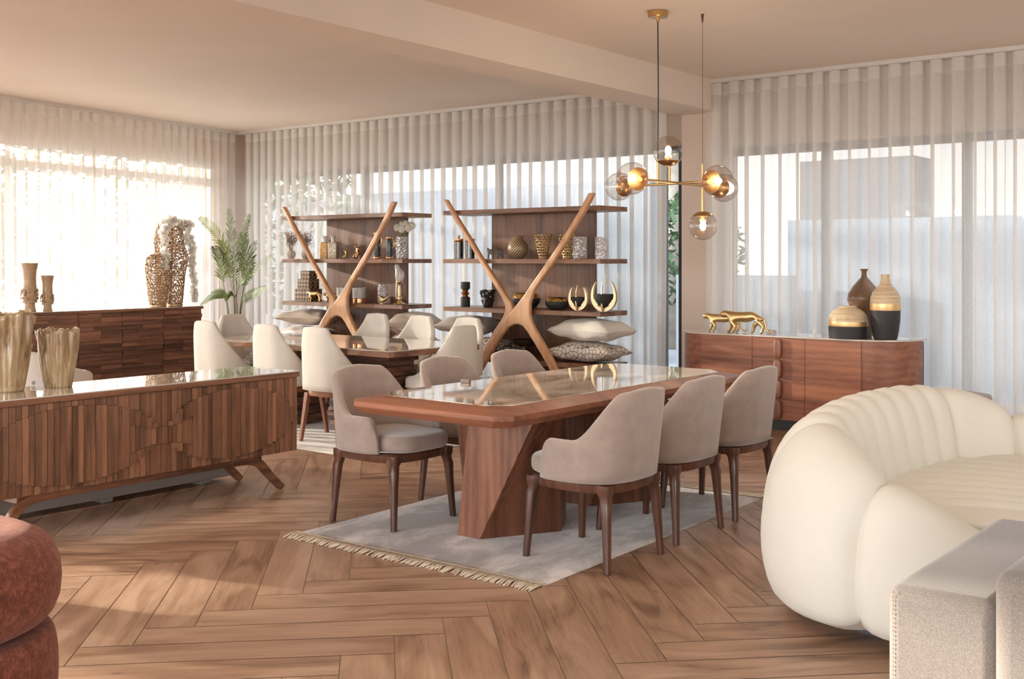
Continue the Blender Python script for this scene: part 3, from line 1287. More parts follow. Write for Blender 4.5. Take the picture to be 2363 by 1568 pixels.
def amber():
    m, n, l, out = nt('amber_glass')
    v = coords(n, l, (1, 1, .16))
    f = noise_t(n, l, v, 26, 4, .6, .8)
    c = ramp(n, l, f, [(.32, (.32, .19, .09)), (.5, (.60, .43, .24)), (.68, (.82, .70, .48))])
    p = pbsdf(n, l, out, c, .14)
    p.inputs['Transmission Weight'].default_value = .3
    p.inputs['Metallic'].default_value = .05
    p.inputs['Coat Weight'].default_value = .8
    p.inputs['Coat Roughness'].default_value = .04
    l.new(bump(n, l, f, .4, .006), p.inputs['Normal'])
    return m


AMB = amber()
CLEAR = thinglass('clear_glass', (.93, .94, .93), .03, 1.5, 1.6)


def amber_vase(label, loc, H, rb, rt, seed):
    t = thing('glass_vase', label, 'vase', loc, 0, 'amber swirled glass vases')
    N = 96
    rows = []
    hs = [0, .02, .06, .15, .3, .5, .7, .82, .9, .96, 1.0]

    def rad(q, a, inner):
        r = rb + (rt - rb) * (q ** .85)
        r *= 1 + .10 * sin(pi * q) * .6
        r += .006 * H / .32 * sin(9 * a + 3 * sin(2 * q + seed)) * sm(.1, .8, q) + .004 * sin(23 * a + seed)
        # pinched dents near the rim
        for da in (0.6, 2.7, 4.8):
            dd = (a - da - seed + pi) % (2 * pi) - pi
            r -= .022 * math.exp(-(dd / .22) ** 2) * math.exp(-((q - .72) / .14) ** 2) * H / .32
        r += .006 * sin(7 * a + seed * 2) * sm(.8, 1, q)
        return r - (.012 if inner else 0)
    for q in hs:
        rows.append([(rad(q, a, 0) * cos(a), rad(q, a, 0) * sin(a), H * q + (.009 * sin(4 * a + seed) + .005 * sin(13 * a)) * sm(.75, 1, q) * H / .32)
                     for a in [2 * pi * k / N for k in range(N)]])
    for q in hs[::-1][:-2]:
        rows.append([(rad(q, a, 1) * cos(a), rad(q, a, 1) * sin(a), H * q + (.009 * sin(4 * a + seed) + .005 * sin(13 * a)) * sm(.75, 1, q) * H / .32 + .002)
                     for a in [2 * pi * k / N for k in range(N)]])
    MB().grid(rows, cv=True, cap=True).build('vessel', AMB, t, ang=0)
    m = MB()
    for k in range(22):
        a = 2 * pi * k / 22
        m.ball((rb * .93 * cos(a), rb * .93 * sin(a), .006), .008, n=8, m=5)
    m.build('beaded_foot', CLEAR, t)
    return t


p1 = onz(14, 903, .742)
p2 = onz(134, 893, .742)
amber_vase('taller amber swirled glass vase at the left frame edge', (p1.x, p1.y, .742), .42, .085, .135, 1.0)
amber_vase('smaller amber glass vase with a pinched wavy rim on the front sideboard', (p2.x, p2.y, .742), .315, .068, .108, 2.2)
# white price card with a round S mark
cp = onz(92, 890, .742)
Cd = thing('price_card', 'white price card with a round S mark standing behind the smaller amber vase', 'card', (cp.x, cp.y, .7425), YAW)
MB().box(-.055, .09, -.0015, .0015, 0, .028).build('card', plain('card_white', (.80, .77, .76), .5), Cd)
MARK = plain('mark_ink', (.10, .08, .09), .5)
m = MB()
for k in range(24):
    pass
ringp = [(-.035 + .009 * cos(2 * pi * k / 24), -.0025, .014 + .009 * sin(2 * pi * k / 24)) for k in range(25)]
m.tube(ringp, .0008, 5)
m.tube([(-.031, -.0025, .019), (-.035, -.0025, .020), (-.038, -.0025, .017), (-.035, -.0025, .014), (-.032, -.0025, .011), (-.035, -.0025, .008), (-.039, -.0025, .009)], .001, 5)
m.build('round_mark', MARK, Cd)

# ------------------------------------------------------------------ slatted sideboard at the left wall
B = thing('sideboard', 'tall walnut sideboard with horizontal relief slats carrying the perforated vases', 'sideboard', (-10.29, 6.37, 0))
BX = .24
MB().box(-.24, BX, -.95, .95, .10, .92).build('body', WAL_Y, B, bevel=.003)
MB().box(-.25, BX + .02, -.965, .965, .92, .945).build('top_panel', WAL_Y, B, bevel=.002)
MB().box(-.248, BX + .015, -.96, .96, .9452, .951).build('glass_top', MC['white_glass'], B)
MB().box(-.235, BX - .002, -.957, -.9505, .11, .915).build('side_panel', plain('pale_lacquer', (.74, .62, .55), .35), B)
MB().box(-.2, BX - .05, -.9, .9, .0, .10).build('base', DARKLEG, B)
r = random.Random(4)
for k in range(4):
    a = -.95 + k * .475
    m = MB()
    nrow = 19
    for i in range(nrow):
        z = .105 + i * .8125 / nrow
        cut = r.choice((0, .5, .5, .35))
        segs = [(0, 1)] if cut == 0 else [(0, cut), (cut, 1)]
        for (u0, u1) in segs:
            lv = r.choice((.006, .013, .020, .026))
            m.box(BX - .002, BX + lv, a + .004 + .467 * u0, a + .004 + .467 * u1 - .0005, z, z + .8125 / nrow - .0025)
    m.build('door', SLAT_Y, B)

# ------------------------------------------------------------------ curved sideboard on the right
Q = thing('sideboard', 'rounded-end reddish walnut sideboard with a stone top under the gold leopards', 'sideboard', (-4.15, 9.07, 0))
hw, hd, RR = 1.07, .24, .40


def rrect(hw, hd, R, k=0):
    """outline with quarter-ellipse front corners, from back-left round the front to back-right"""
    pts = [(-hw + k, hd - k)]
    for i in range(15):
        a = pi + (pi / 2) * i / 14
        pts.append((-hw + R + (R - k) * cos(a), -hd + .40 + (.40 - k) * sin(a)))
    for i in range(15):
        a = 1.5 * pi + (pi / 2) * i / 14
        pts.append((hw - R + (R - k) * cos(a), -hd + .40 + (.40 - k) * sin(a)))
    pts.append((hw - k, hd - k))
    return pts


MB().prism(rrect(hw, hd, RR, .012), .09, .775).build('body', DARKLEG, Q, ang=30)
MB().prism(rrect(hw, hd, RR, -.004), .785, .800).build('stone_top', PALETOP, Q, ang=30, bevel=.002)
MB().prism(rrect(hw, hd, RR, .06), .0, .09).build('base', BLACKF, Q, ang=30)


def skinface(a0, a1, z0, z1, name, corner=None, off=0.0, th=.012, mat=None):
    """a front panel between local x a0..a1 (corner = -1/1 follows the round end)"""
    pts = []
    if corner is None:
        pts = [(a0, -hd), (a1, -hd)]
    else:
        for i in range(15):
            a = (pi + (pi / 2) * i / 14) if corner < 0 else (1.5 * pi + (pi / 2) * i / 14)
            pts.append((corner * (hw - RR) + RR * cos(a), -hd + .40 + .40 * sin(a)))
        if corner < 0:
            pts = pts[:-1] + [(a1, -hd)]
        else:
            pts = [(a0, -hd)] + pts[1:]
    inn = []
    for (x, y) in pts:
        L = .0
        inn.append((x * .985 if corner else x, y + th))
    return MB().prism(pts + inn[::-1], z0, z1).build(name, mat or WALR_X, Q, ang=30)


g_ = .0018
skinface(-.80, -.73 - g_, .095, .783, 'door', -1)
skinface(-.73 + g_, -.243 - g_, .095, .783, 'door')
skinface(.235 + g_, .715 - g_, .095, .783, 'door')
skinface(.715 + g_, .80, .095, .783, 'door', 1)
for k in range(4):
    z0 = .095 + k * .172
    dr = skinface(-.243 + g_, .235 - g_, z0 + .002, z0 + .172 - .002, 'drawer')
    rows = []
    for i in range(11):
        a = pi * i / 10
        rows.append([(-.03 + u * .022 * (1), -hd - .026 * (1 if v else 0) + .002, z0 + .086 + .078 * c)
                     for u, v, c in [(0, 0, 0)]])
    outl = superell(.036, .080, 3.0, 28)
    m = MB()
    base = len(m.v)
    m.grid([[(x_ * k_ + .000, -hd + yy, z0 + .086 + z_ * k_) for x_, z_ in outl] for k_, yy in ((1, .001), (1, -.022), (.93, -.030), (.80, -.033), (.3, -.034), (.05, -.034))], cv=True, cap=True)
    hnd = m.build('handle', WALR_Z, dr, ang=30)

# ------------------------------------------------------------------ bookcases
YF = 8.43
ZS = (.49, .97, 1.45, 1.934)


def crop3(pts, Y):
    res = []
    for x, y in pts:
        p = ony(1000 + x / 3.646, 430 + y / 3.646, Y)
        res.append((p.x + 5.69, p.z))
    return res


SW1 = [(92, 113), (190, 290), (300, 470), (400, 640), (500, 800), (580, 930), (612, 1000), (615, 1050), (590, 1110), (520, 1215), (440, 1350), (370, 1470), (165, 1880),
       (215, 1880), (425, 1470), (500, 1335), (590, 1190), (655, 1088), (678, 1030), (665, 985), (620, 920), (540, 790), (440, 640), (330, 455), (215, 270), (122, 113)]
SW2 = [(1315, 57), (1230, 215), (1140, 365), (1030, 540), (920, 700), (830, 830), (770, 920), (690, 1020), (600, 1130), (520, 1250), (440, 1380), (375, 1500), (160, 1880),
       (222, 1880), (440, 1500), (505, 1390), (575, 1270), (635, 1192), (680, 1165), (720, 1160), (762, 1178), (800, 1225), (850, 1305), (920, 1420), (1175, 1880),
       (1235, 1880), (960, 1365), (890, 1245), (838, 1150), (818, 1075), (822, 980), (855, 880), (925, 775), (1015, 650), (1120, 485), (1225, 310), (1297, 190), (1362, 57)]


def frame_mesh(pts, Y, th):
    lo = crop3(pts, Y)
    n = len(lo)
    vs = [(x, Y - YF - th / 2, z) for x, z in lo] + [(x, Y - YF + th / 2, z) for x, z in lo]
    fs = [tuple(range(n)), tuple(range(n, 2 * n))[::-1]] + [(i, (i + 1) % n, n + (i + 1) % n, n + i) for i in range(n)]
    return MB().add(vs, fs)


bk = thing('bookcase', 'walnut bookcase with a pale crossing wooden frame, nearer the chandelier', 'bookcase', (-5.69, YF, 0), 0, 'crossed-frame walnut bookcases')
for z in ZS:
    MB().box(-1.90, 0, 0, .45, z - .043, z).build('shelf', WAL_X, bk, bevel=.0015)
MB().box(-1.61, -.34, .415, .448, 0, 1.891).build('back_panel', WAL_Z, bk, bevel=.001)
frame_mesh(SW1, YF - .030, .05).build('crossing_frame', BEECH, bk, bevel=.013, seg=3, ang=45)
frame_mesh(SW2, YF - .085, .05).build('crossing_frame', BEECH, bk, bevel=.013, seg=3, ang=45)
dup(bk, (-8.16, YF, 0), 0, 'walnut bookcase with a pale crossing wooden frame, beside the potted palm')


def sp(px, lvl, Y=8.60):
    p = ony(px, HOR, Y)
    return (p.x, p.y, ZS[lvl] + .0008)


def lv(name, label, cat, parts, loc, group=None, n=32, rz=0):
    """parts: list of (partname, [profiles], material)"""
    t = thing(name, label, cat, loc, rz, group)
    for pn, prof, mat in parts:
        MB().lathe(prof, n).build(pn, mat, t)
    return t


# dried plants in faceted pots
DRY = plain('dried_plant', (.42, .32, .29), .9, nscale=40, namp=.35)
POT = plain('stone_pot', (.62, .56, .51), .6)


def dried(px, label, seed):
    t = thing('potted_plant', label, 'plant', sp(px, 2, 8.62), 0, 'dried plants in faceted pots')
    pr = [(.03, 0), (.048, .03), (.053, .06), (.042, .09), (.034, .098), (.03, .09)]
    MB().lathe(pr, 7).build('pot', POT, t, ang=15)
    r = random.Random(seed)
    m = MB()
    for k in range(34):
        a = r.uniform(0, 2 * pi)
        sp_ = r.uniform(.02, .095)
        H = r.uniform(.12, .24)
        p0, p1, p2 = Vector((.01 * cos(a), .01 * sin(a), .08)), Vector((sp_ * .5 * cos(a), sp_ * .5 * sin(a), .08 + H * .5)), Vector((sp_ * cos(a), sp_ * sin(a), .08 + H))
        m.tube([p0, p1, p2], .0016, 4)
        for j in range(9):
            q = p1.lerp(p2, j / 8)
            d = Vector((r.uniform(-1, 1), r.uniform(-1, 1), r.uniform(0, 1))).normalized() * .018
            m.ball(q + d, r.uniform(.004, .0075), n=5, m=3)
    m.build('foliage', DRY, t, smooth=False)


dried(672, 'leftmost dried brown plant in a pale faceted pot on the left bookcase', 1)
dried(705, 'dried brown plant in a faceted pot behind the slanting frame of the left bookcase', 2)


def mosaic(name, base, c2, sc_, rough=.25, metal=.8):
    m, n, l, out = nt(name)
    vo = n.new('ShaderNodeTexVoronoi')
    vo.inputs['Scale'].default_value = sc_
    l.new(coords(n, l), vo.inputs['Vector'])
    c = ramp(n, l, vo.outputs['Distance'], [(.15, base), (.6, c2)])
    p = pbsdf(n, l, out, c, rough, metal)
    l.new(bump(n, l, vo.outputs['Distance'], .6, .004), p.inputs['Normal'])
    return m


GMOS = mosaic('gold_mosaic', (.85, .62, .33), (.45, .25, .10), 110)
WGL = mosaic('white_gold_glaze', (.82, .76, .68), (.62, .50, .36), 40, .3, .1)
for px, w_, mt, lb in ((749, .044, GMOS, 'gold mosaic square vase with a pale round neck on the left bookcase'),
                       (769, .052, WGL, 'white and gold square vase with a pale round neck next to the gold mosaic one')):
    t = thing('vase', lb, 'vase', sp(px, 2, 8.60), radians(30), 'square-bodied vases with round necks')
    m = MB()
    rows = []
    for (k, z) in ((.95, 0), (1, .01), (1, .165), (.96, .18), (.6, .187)):
        rows.append([(x * k, y * k, z) for x, y in superell(w_, w_, 8, 32)])
    m.grid(rows, cv=True, cap=True).build('body', mt, t)
    MB().lathe([(.024, .182), (.024, .20), (.022, .23), (.026, .245), (.036, .256), (.033, .256), (.02, .24)], 24).build('neck', WHITEC, t)


def monkey(px, label, s, seed):
    t = thing('figurine', label, 'figurine', sp(px, 2, 8.62), radians(-20), 'gold seated animal figurines')
    skin('body', [[(0, 0, .03 * s, .030 * s), (0, -.004, .075 * s, .028 * s), (0, -.008, .105 * s, .016 * s), (0, -.012, .135 * s, .026 * s)],
                  [(0, 0, .03 * s, .030 * s), (.035 * s, -.03 * s, .045 * s, .013 * s), (.04 * s, -.045 * s, .012 * s, .011 * s)],
                  [(0, 0, .03 * s, .030 * s), (-.035 * s, -.03 * s, .045 * s, .013 * s), (-.04 * s, -.045 * s, .012 * s, .011 * s)],
                  [(0, -.004, .075 * s, .028 * s), (.04 * s, -.02 * s, .06 * s, .010 * s), (.03 * s, -.045 * s, .03 * s, .009 * s)],
                  [(0, -.004, .075 * s, .028 * s), (-.04 * s, -.02 * s, .06 * s, .010 * s), (-.03 * s, -.045 * s, .03 * s, .009 * s)]], GOLDP, t, 2)
    m = MB()
    m.ball((0, -.036 * s, .132 * s), .013 * s, n=10, m=6).ball((.028 * s, -.01, .142 * s), .009 * s, n=8, m=5).ball((-.028 * s, -.01, .142 * s), .009 * s, n=8, m=5)
    m.build('face', GOLDP, t)


monkey(800, 'smaller gold seated monkey figurine on the left bookcase', .72, 1)
monkey(827, 'taller gold seated monkey figurine on the left bookcase', 1.0, 2)
HAM = plain('hammered_black', (.03, .03, .035), .22, nscale=0, bmp=1.0, bscale=60, Coat_Weight=.5)
for px, H, lb, hs in ((870, .285, 'taller black hammered jug with gold rims behind the slanting frame', 1), (899, .235, 'shorter black hammered jug with gold rims beside the silver flower vase', 1)):
    t = lv('jug', lb, 'jug', [('body', [(.036, .022), (.037, .03), (.037, H - .03), (.036, H - .022)], HAM),
                              ('base_rim', [(.038, 0), (.040, .004), (.040, .020), (.037, .024)], COPPER),
                              ('top_rim', [(.037, H - .024), (.040, H - .02), (.040, H - .004), (.036, H), (.032, H - .004)], COPPER)], sp(px, 2, 8.6), 'black and gold jugs')
    pts = [(.034, 0, H * .80), (.060, 0, H * .84), (.074, 0, H * .74), (.070, 0, H * .60), (.052, 0, H * .50), (.036, 0, H * .52)]
    MB().tube(spline(pts, 16), .010, 8).build('handle', GOLD, t)
CRYS = None


def crystal(name, tint, k=.45):
    m, n, l, out = nt(name)
    v = coords(n, l)
    vo = n.new('ShaderNodeTexVoronoi')
    vo.inputs['Scale'].default_value = 38
    l.new(v, vo.inputs['Vector'])
    b = bump(n, l, vo.outputs['Distance'], 1.0, .02)
    g = n.new('ShaderNodeBsdfPrincipled')
    g.inputs['Base Color'].default_value = (*tint, 1)
    g.inputs['Metallic'].default_value = .45
    g.inputs['Roughness'].default_value = .12
    l.new(b, g.inputs['Normal'])
    tr = n.new('ShaderNodeBsdfTransparent')
    tr.inputs[0].default_value = (*[min(1, q * 1.05) for q in tint], 1)
    f = ramp(n, l, vo.outputs['Distance'], [(.15, (k * .35,) * 3), (.7, (k * 1.5,) * 3)])
    mx = n.new('ShaderNodeMixShader')
    l.new(f, mx.inputs[0])
    l.new(tr.outputs[0], mx.inputs[1])
    l.new(g.outputs[0], mx.inputs[2])
    l.new(mx.outputs[0], out.inputs[0])
    return m


CRYS = crystal('crystal_glass', (.96, .95, .96), .38)
SMOKE = crystal('smoked_crystal', (.88, .86, .88), .6)
PETAL = plain('petal_cream', (.90, .87, .77), .7)
PETALW = sheer('petal_white', .04, (.99, .98, .96), .01, .75, 1.0)
GREENL = plain('leaf_green', (.22, .25, .08), .6)


def cupglass(nm, lb, px, lvl, r0, H, mt, n_=12, Y=8.60, fn=None, group=None):
    t = thing(nm, lb, 'vase', sp(px, lvl, Y), radians(25), group)
    N = 48

    def f(r, z, a):
        return r * (1 + .05 * sin(n_ * a) * sin(z / H * pi * 3 + (a * 2 if n_ > 8 else 0))), z
    MB().lathe([(r0 * .85, 0), (r0 * .97, .01), (r0, .04), (r0, H * .33), (r0 * .96, H * .335), (r0, H * .35), (r0, H * .66), (r0 * .96, H * .665), (r0, H * .68), (r0, H - .004), (r0 * .97, H), (r0 * .88, H - .003), (r0 * .86, H * .5), (r0 * .84, .03), (r0 * .4, .028)],
               N, fn=f).build('vessel', mt, t)
    return t


fl = cupglass('flower_vase', 'silvery crystal vase holding cream peonies at the right of the left bookcase', 927, 2, .062, .235, SMOKE, 9)
m = MB()
r = random.Random(9)
heads = [(-.05, .0, .33), (.01, -.03, .315), (.07, .0, .325), (.04, .02, .37), (-.01, .03, .36), (.10, .03, .35)]
for (x, y, z) in heads:
    for k in range(26):
        d = Vector((r.uniform(-1, 1), r.uniform(-1, 1), r.uniform(-.7, 1))).normalized()
        e = d.cross(Vector((r.uniform(-1, 1), .3, .5))).normalized()
        f = d.cross(e)
        c = Vector((x, y, z)) + d * .034
        q = .046
        m.grid([[c + (e * (i - 1) + f * (j - 1)) * q * .72 - d * (.012 * ((i - 1) ** 2 + (j - 1) ** 2)) for j in range(3)] for i in range(3)])
hd_ = m.build('blossoms', PETAL, fl, ang=0, sub=1)
m = MB()
for (x, y, z) in heads:
    m.tube([(x * .15, y * .15, .05), (x * .4, y * .4, .2), (x, y, z - .02)], .003, 5)
for k in range(14):
    a = r.uniform(0, 2 * pi)
    p = Vector((.05 * cos(a), .05 * sin(a), .25))
    d = Vector((cos(a) * .06, sin(a) * .06, r.uniform(-.01, .04)))
    s_ = Vector((-sin(a), cos(a), 0)) * .013
    m.add([p, p + d * .5 + s_, p + d, p + d * .5 - s_], [(0, 1, 2, 3)])
m.build('stems', GREENL, fl)


# checkered boxes
def diamond(name, c1, c2, s_):
    m, n, l, out = nt(name)
    v = coords(n, l, (s_, s_, s_), (0, radians(45), 0))
    ck = n.new('ShaderNodeTexChecker')
    ck.inputs['Color1'].default_value = (*c1, 1)
    ck.inputs['Color2'].default_value = (*c2, 1)
    ck.inputs['Scale'].default_value = 1
    l.new(v, ck.inputs[0])
    pbsdf(n, l, out, ck.outputs[0], .35)
    return m


CHK = diamond('diamond_inlay', (.025, .018, .015), (.40, .22, .12), 30)
TRIMW = plain('pale_inlay_line', (.70, .66, .60), .4)
zb = ZS[1] + .001
for k, (px, w_, H, lb) in enumerate(((711.5, .126, .138, 'largest diamond-patterned box at the bottom of the stack on the left bookcase'),
                                     (711.5, .100, .112, 'middle diamond-patterned box of the stack of three'),
                                     (713, .076, .092, 'smallest diamond-patterned box on top of the stack of three'))):
    p = ony(px, HOR, 8.62)
    t = thing('patterned_box', lb, 'box', (p.x, p.y, zb), 0, 'stacked diamond-patterned boxes')
    MB().box(-w_, w_, -w_ * .75, w_ * .75, 0, H * .72).build('body', CHK, t, bevel=.001)
    MB().box(-w_ - .001, w_ + .001, -w_ * .75 - .001, w_ * .75 + .001, H * .72, H * .745).build('inlay_line', TRIMW, t)
    MB().box(-w_, w_, -w_ * .75, w_ * .75, H * .745, H).build('lid', CHK, t, bevel=.001)
    zb += H + .0006


def quadruped(name, label, cat, loc, rz, L, H, mat, group=None, tail='up', stance=1, sub=2, thick=1.0):
    """prowling big cat facing -x; L body length, H shoulder height"""
    t = thing(name, label, cat, loc, rz, group)
    k = H / .19
    l = L / .45
    q = thick

    def P(x, y, z, r):
        return (x * l, y * k, z * k, r * k * q)
    head = P(-.205, 0, .157, .026)
    chain = [P(-.236, -.001, .144, .017), head, P(-.17, 0, .160, .024), P(-.125, 0, .150, .034), P(-.06, 0, .138, .037), P(.01, 0, .136, .036), P(.07, 0, .148, .034), P(.125, 0, .150, .030)]
    ta = [P(.125, 0, .150, .030), P(.16, 0, .125, .010), P(.172, 0, .08, .008), P(.18, .0, .04, .007), P(.20, 0, .018, .007), P(.225, 0, .018, .007), P(.232, 0, .045, .006)] if tail == 'up' else \
         [P(.125, 0, .150, .030), P(.17, 0, .16, .008), P(.20, 0, .12, .007), P(.21, 0, .07, .007)]
    s_ = chain[3]
    h_ = chain[7]
    legs = []
    for sy, fx, kx in ((1, -.185, -.155), (-1, -.115, -.105)):
        legs.append([s_, P(-.128, .026 * sy, .10, .019), P((fx + kx) / 2 + .02, .028 * sy, .060, .012), P(fx + .012, .028 * sy, .016, .010), P(fx - .008, .028 * sy, .010, .011)])
    for sy, fx in ((1, .045), (-1, .150)):
        legs.append([h_, P(.125 if sy < 0 else .095, .026 * sy, .105, .022), P(fx + .012, .028 * sy, .060, .012), P(fx + .004, .028 * sy, .016, .010), P(fx - .018, .028 * sy, .010, .011)])
    skin('body', [chain, ta] + legs, mat, t, sub)
    m = MB()
    for sy in (-1, 1):
        m.ball((-.192 * l, .014 * k * sy, .183 * k), .0085 * k, sx=.6, n=8, m=5)
    m.build('ears', mat, t)
    return t


for px, x_, lb in ((722, 0, 'left gold cat figurine in front of the stacked boxes'), (752, .10, 'right gold cat figurine walking behind the slanting frame')):
    p = ony(px + 8, HOR, 8.50)
    quadruped('figurine', lb, 'figurine', (p.x, 8.49 + x_ * .5, ZS[1] + .0005), 0, .26, .125 - .02 * (px > 740), GOLD, 'gold walking cat figurines', sub=2)
MARB = stone('grey_marble', (.70, .68, .66), (.50, .48, .46), 6, .25)
for px, lb in ((792, 'white marble candle holder with a copper base behind the wooden frame'), (829, 'white marble candle holder with a copper base, right of the wooden frame')):
    H = .165
    lv('candle_holder', lb, 'candle holder', [('copper_base', [(.070, 0), (.073, .003), (.073, .045), (.068, .05)], COPPER),
                                              ('marble_cup', [(.070, .049), (.074, .052), (.075, H - .003), (.070, H), (.066, H - .01), (.064, .07)], MARB)], sp(px, 1, 8.60), 'marble and copper candle holders')
cupglass('glass_vase', 'clear rippled glass vase behind the small gold bird', 883, 1, .056, .20, CRYS, 5, 8.66)
p = ony(884, HOR, 8.50)
t = thing('figurine', 'gold bird figurine in front of the clear rippled vase', 'figurine', (p.x, 8.50, ZS[1] + .0005))
skin('body', [[(-.055, 0, .080, .011), (-.040, 0, .078, .016), (-.02, 0, .048, .026), (.015, 0, .040, .022), (.045, 0, .055, .010), (.075, 0, .082, .006)],
              [(-.02, 0, .048, .026), (-.015, 0, .018, .012)]], GOLD, t, 2)
MB().lathe([(.028, 0), (.03, .002), (.03, .008), (.012, .012)], 20, c=(-.015, 0, 0)).build('foot', GOLD, t)
MB().tube([(-.066, 0, .080), (-.082, 0, .076)], [.005, .001], 6).build('beak', GOLD, t)
p = sp(922, 1, 8.56)
t = thing('statuette', 'white parrot statuette perched on a turned gold stand', 'statuette', p)
MB().lathe([(.066, 0), (.068, .006), (.05, .014), (.026, .024), (.018, .04), (.024, .05), (.026, .07), (.018, .085), (.016, .10), (.021, .125), (.018, .15), (.013, .175), (.012, .20), (.016, .215), (.028, .225), (.036, .235), (.034, .245), (.01, .248)], 28).build('stand', GOLD, t)
m = MB()
pp_ = spline([(-.040, 0, .428, .004), (-.040, 0, .420, .020), (-.036, 0, .402, .027), (-.024, 0, .372, .031), (-.006, 0, .335, .043), (.0, 0, .300, .047), (-.006, 0, .265, .040), (-.024, 0, .232, .024), (-.040, 0, .17, .015), (-.047, 0, .09, .011), (-.048, 0, .05, .005)], 34)
m.tube([q[:3] for q in pp_], [q[3] for q in pp_], 20)
for sg in (-1, 1):
    wg = spline([(-.012, sg * .030, .365, .004), (.004, sg * .036, .335, .018), (.006, sg * .036, .295, .020), (-.008, sg * .026, .250, .013), (-.026, sg * .012, .20, .004)], 16)
    m.tube([q[:3] for q in wg], [q[3] for q in wg], 10)
m.build('parrot', WHITEC, t, ang=0)
MB().tube([(-.066, 0, .404), (-.074, 0, .388)], [.007, .002], 8).build('beak', WHITEC, t)


# cushions
def pillow_mesh(w_, d_, h_, seed=0, n=30, pinch=.10):
    r = random.Random(seed)
    m = MB()
    ph = r.uniform(0, 6)
    for sg in (1, -1):
        rows = []
        for i in range(n + 1):
            row = []
            for j in range(n + 1):
                u, v = -1 + 2 * i / n, -1 + 2 * j / n
                e = (max(0, 1 - u * u) * max(0, 1 - v * v)) ** .42
                x = w_ / 2 * u * (1 - pinch * (1 - v * v) * abs(u) ** 3)
                y = d_ / 2 * v * (1 - pinch * (1 - u * u) * abs(v) ** 3)
                wr_ = .012 * sin(7 * u + 4 * v + ph) * e * (1 - e) * 3
                z = h_ / 2 + sg * (h_ / 2 * e) + wr_ - .010 * (abs(u * v)) ** 3
                row.append((x, y, z))
            rows.append(row)
        m.grid(rows)
    return m


SATIN = plain('satin_champagne', (.58, .49, .41), .32, nscale=4, namp=.12, bmp=.3, bscale=12, Sheen_Weight=.4)
LINENG = fabric('grey_beige_linen', (.47, .42, .37), .1)
LINENC = fabric('cream_cotton', (.72, .67, .60), .05)
CREAMP = fabric('warm_linen', (.60, .52, .44), .06)


def netpat(name, c1, c2, sc_, wth, rand=1.0):
    m, n, l, out = nt(name)
    vo = n.new('ShaderNodeTexVoronoi')
    vo.feature = 'DISTANCE_TO_EDGE'
    vo.inputs['Scale'].default_value = sc_
    vo.inputs['Randomness'].default_value = rand
    l.new(coords(n, l, (1, 1, .8)), vo.inputs['Vector'])
    c = ramp(n, l, vo.outputs['Distance'], [(wth, c2), (wth + .02, c1)])
    pbsdf(n, l, out, c, .9)
    return m


def zebra(name):
    m, n, l, out = nt(name)
    wv = n.new('ShaderNodeTexWave')
    wv.inputs['Scale'].default_value = 12
    wv.inputs['Distortion'].default_value = 14
    wv.inputs['Detail'].default_value = 2
    wv.inputs['Detail Scale'].default_value = 1.5
    l.new(coords(n, l), wv.inputs['Vector'])
    c = ramp(n, l, wv.outputs[1], [(.42, (.10, .08, .07)), (.52, (.62, .57, .50))])
    pbsdf(n, l, out, c, .9)
    return m


NET = netpat('net_cushion', (.74, .68, .60), (.16, .11, .09), 24, .045, .7)
ZEB = zebra('zebra_cushion')


def pillow(label, px, Y, z, w_, d_, h_, mat, rz, seed, group='cushions on the bottom shelves', tx=0, ty=0):
    p = ony(px, HOR, Y)
    o = pillow_mesh(w_, d_, h_, seed).build('cushion', mat, loc=(p.x, Y, z), ang=0)
    o.rotation_euler = (tx, ty, rz)
    return tag(o, label, 'cushion', group)


z4 = ZS[0]
pillow('cream cushion on top of the net-patterned cushion, right bookcase', 1366, 8.645, z4 + .195, .74, .43, .215, LINENC, radians(-5), 1)
pillow('white cushion with a brown net pattern at the right of the right bookcase', 1358, 8.645, z4 + .002, .70, .43, .19, NET, radians(4), 2)
pillow('grey-beige cushion at the top left of the right bookcase bottom shelf', 1085, 8.645, z4 + .19, .64, .43, .20, LINENG, radians(8), 3)
pillow('zebra-patterned cushion under the grey-beige cushion, right bookcase', 1138, 8.645, z4 + .002, .58, .43, .18, ZEB, radians(-6), 4)
pillow('champagne satin cushion topmost at the left bookcase bottom shelf', 712, 8.645, z4 + .20, .66, .43, .19, SATIN, radians(12), 5)
pillow('champagne satin cushion beneath another at the left bookcase', 700, 8.645, z4 + .002, .64, .43, .19, SATIN, radians(-8), 6)
pillow('beige cushion between two dining chair backs on the left bookcase', 958, 8.645, z4 + .19, .50, .40, .215, CREAMP, radians(20), 7)
pillow('beige cushion lowest at the right of the left bookcase', 955, 8.645, z4 + .002, .48, .42, .18, LINENC, radians(-10), 8)
p = ony(788, HOR, 8.55)
lv('trinket_dish', 'small gold dish on the bottom shelf of the left bookcase', 'dish', [('bowl', [(.03, 0), (.05, .006), (.07, .05), (.066, .05), (.045, .012)], GOLD)], (p.x, 8.52, z4 + .001), n=28)

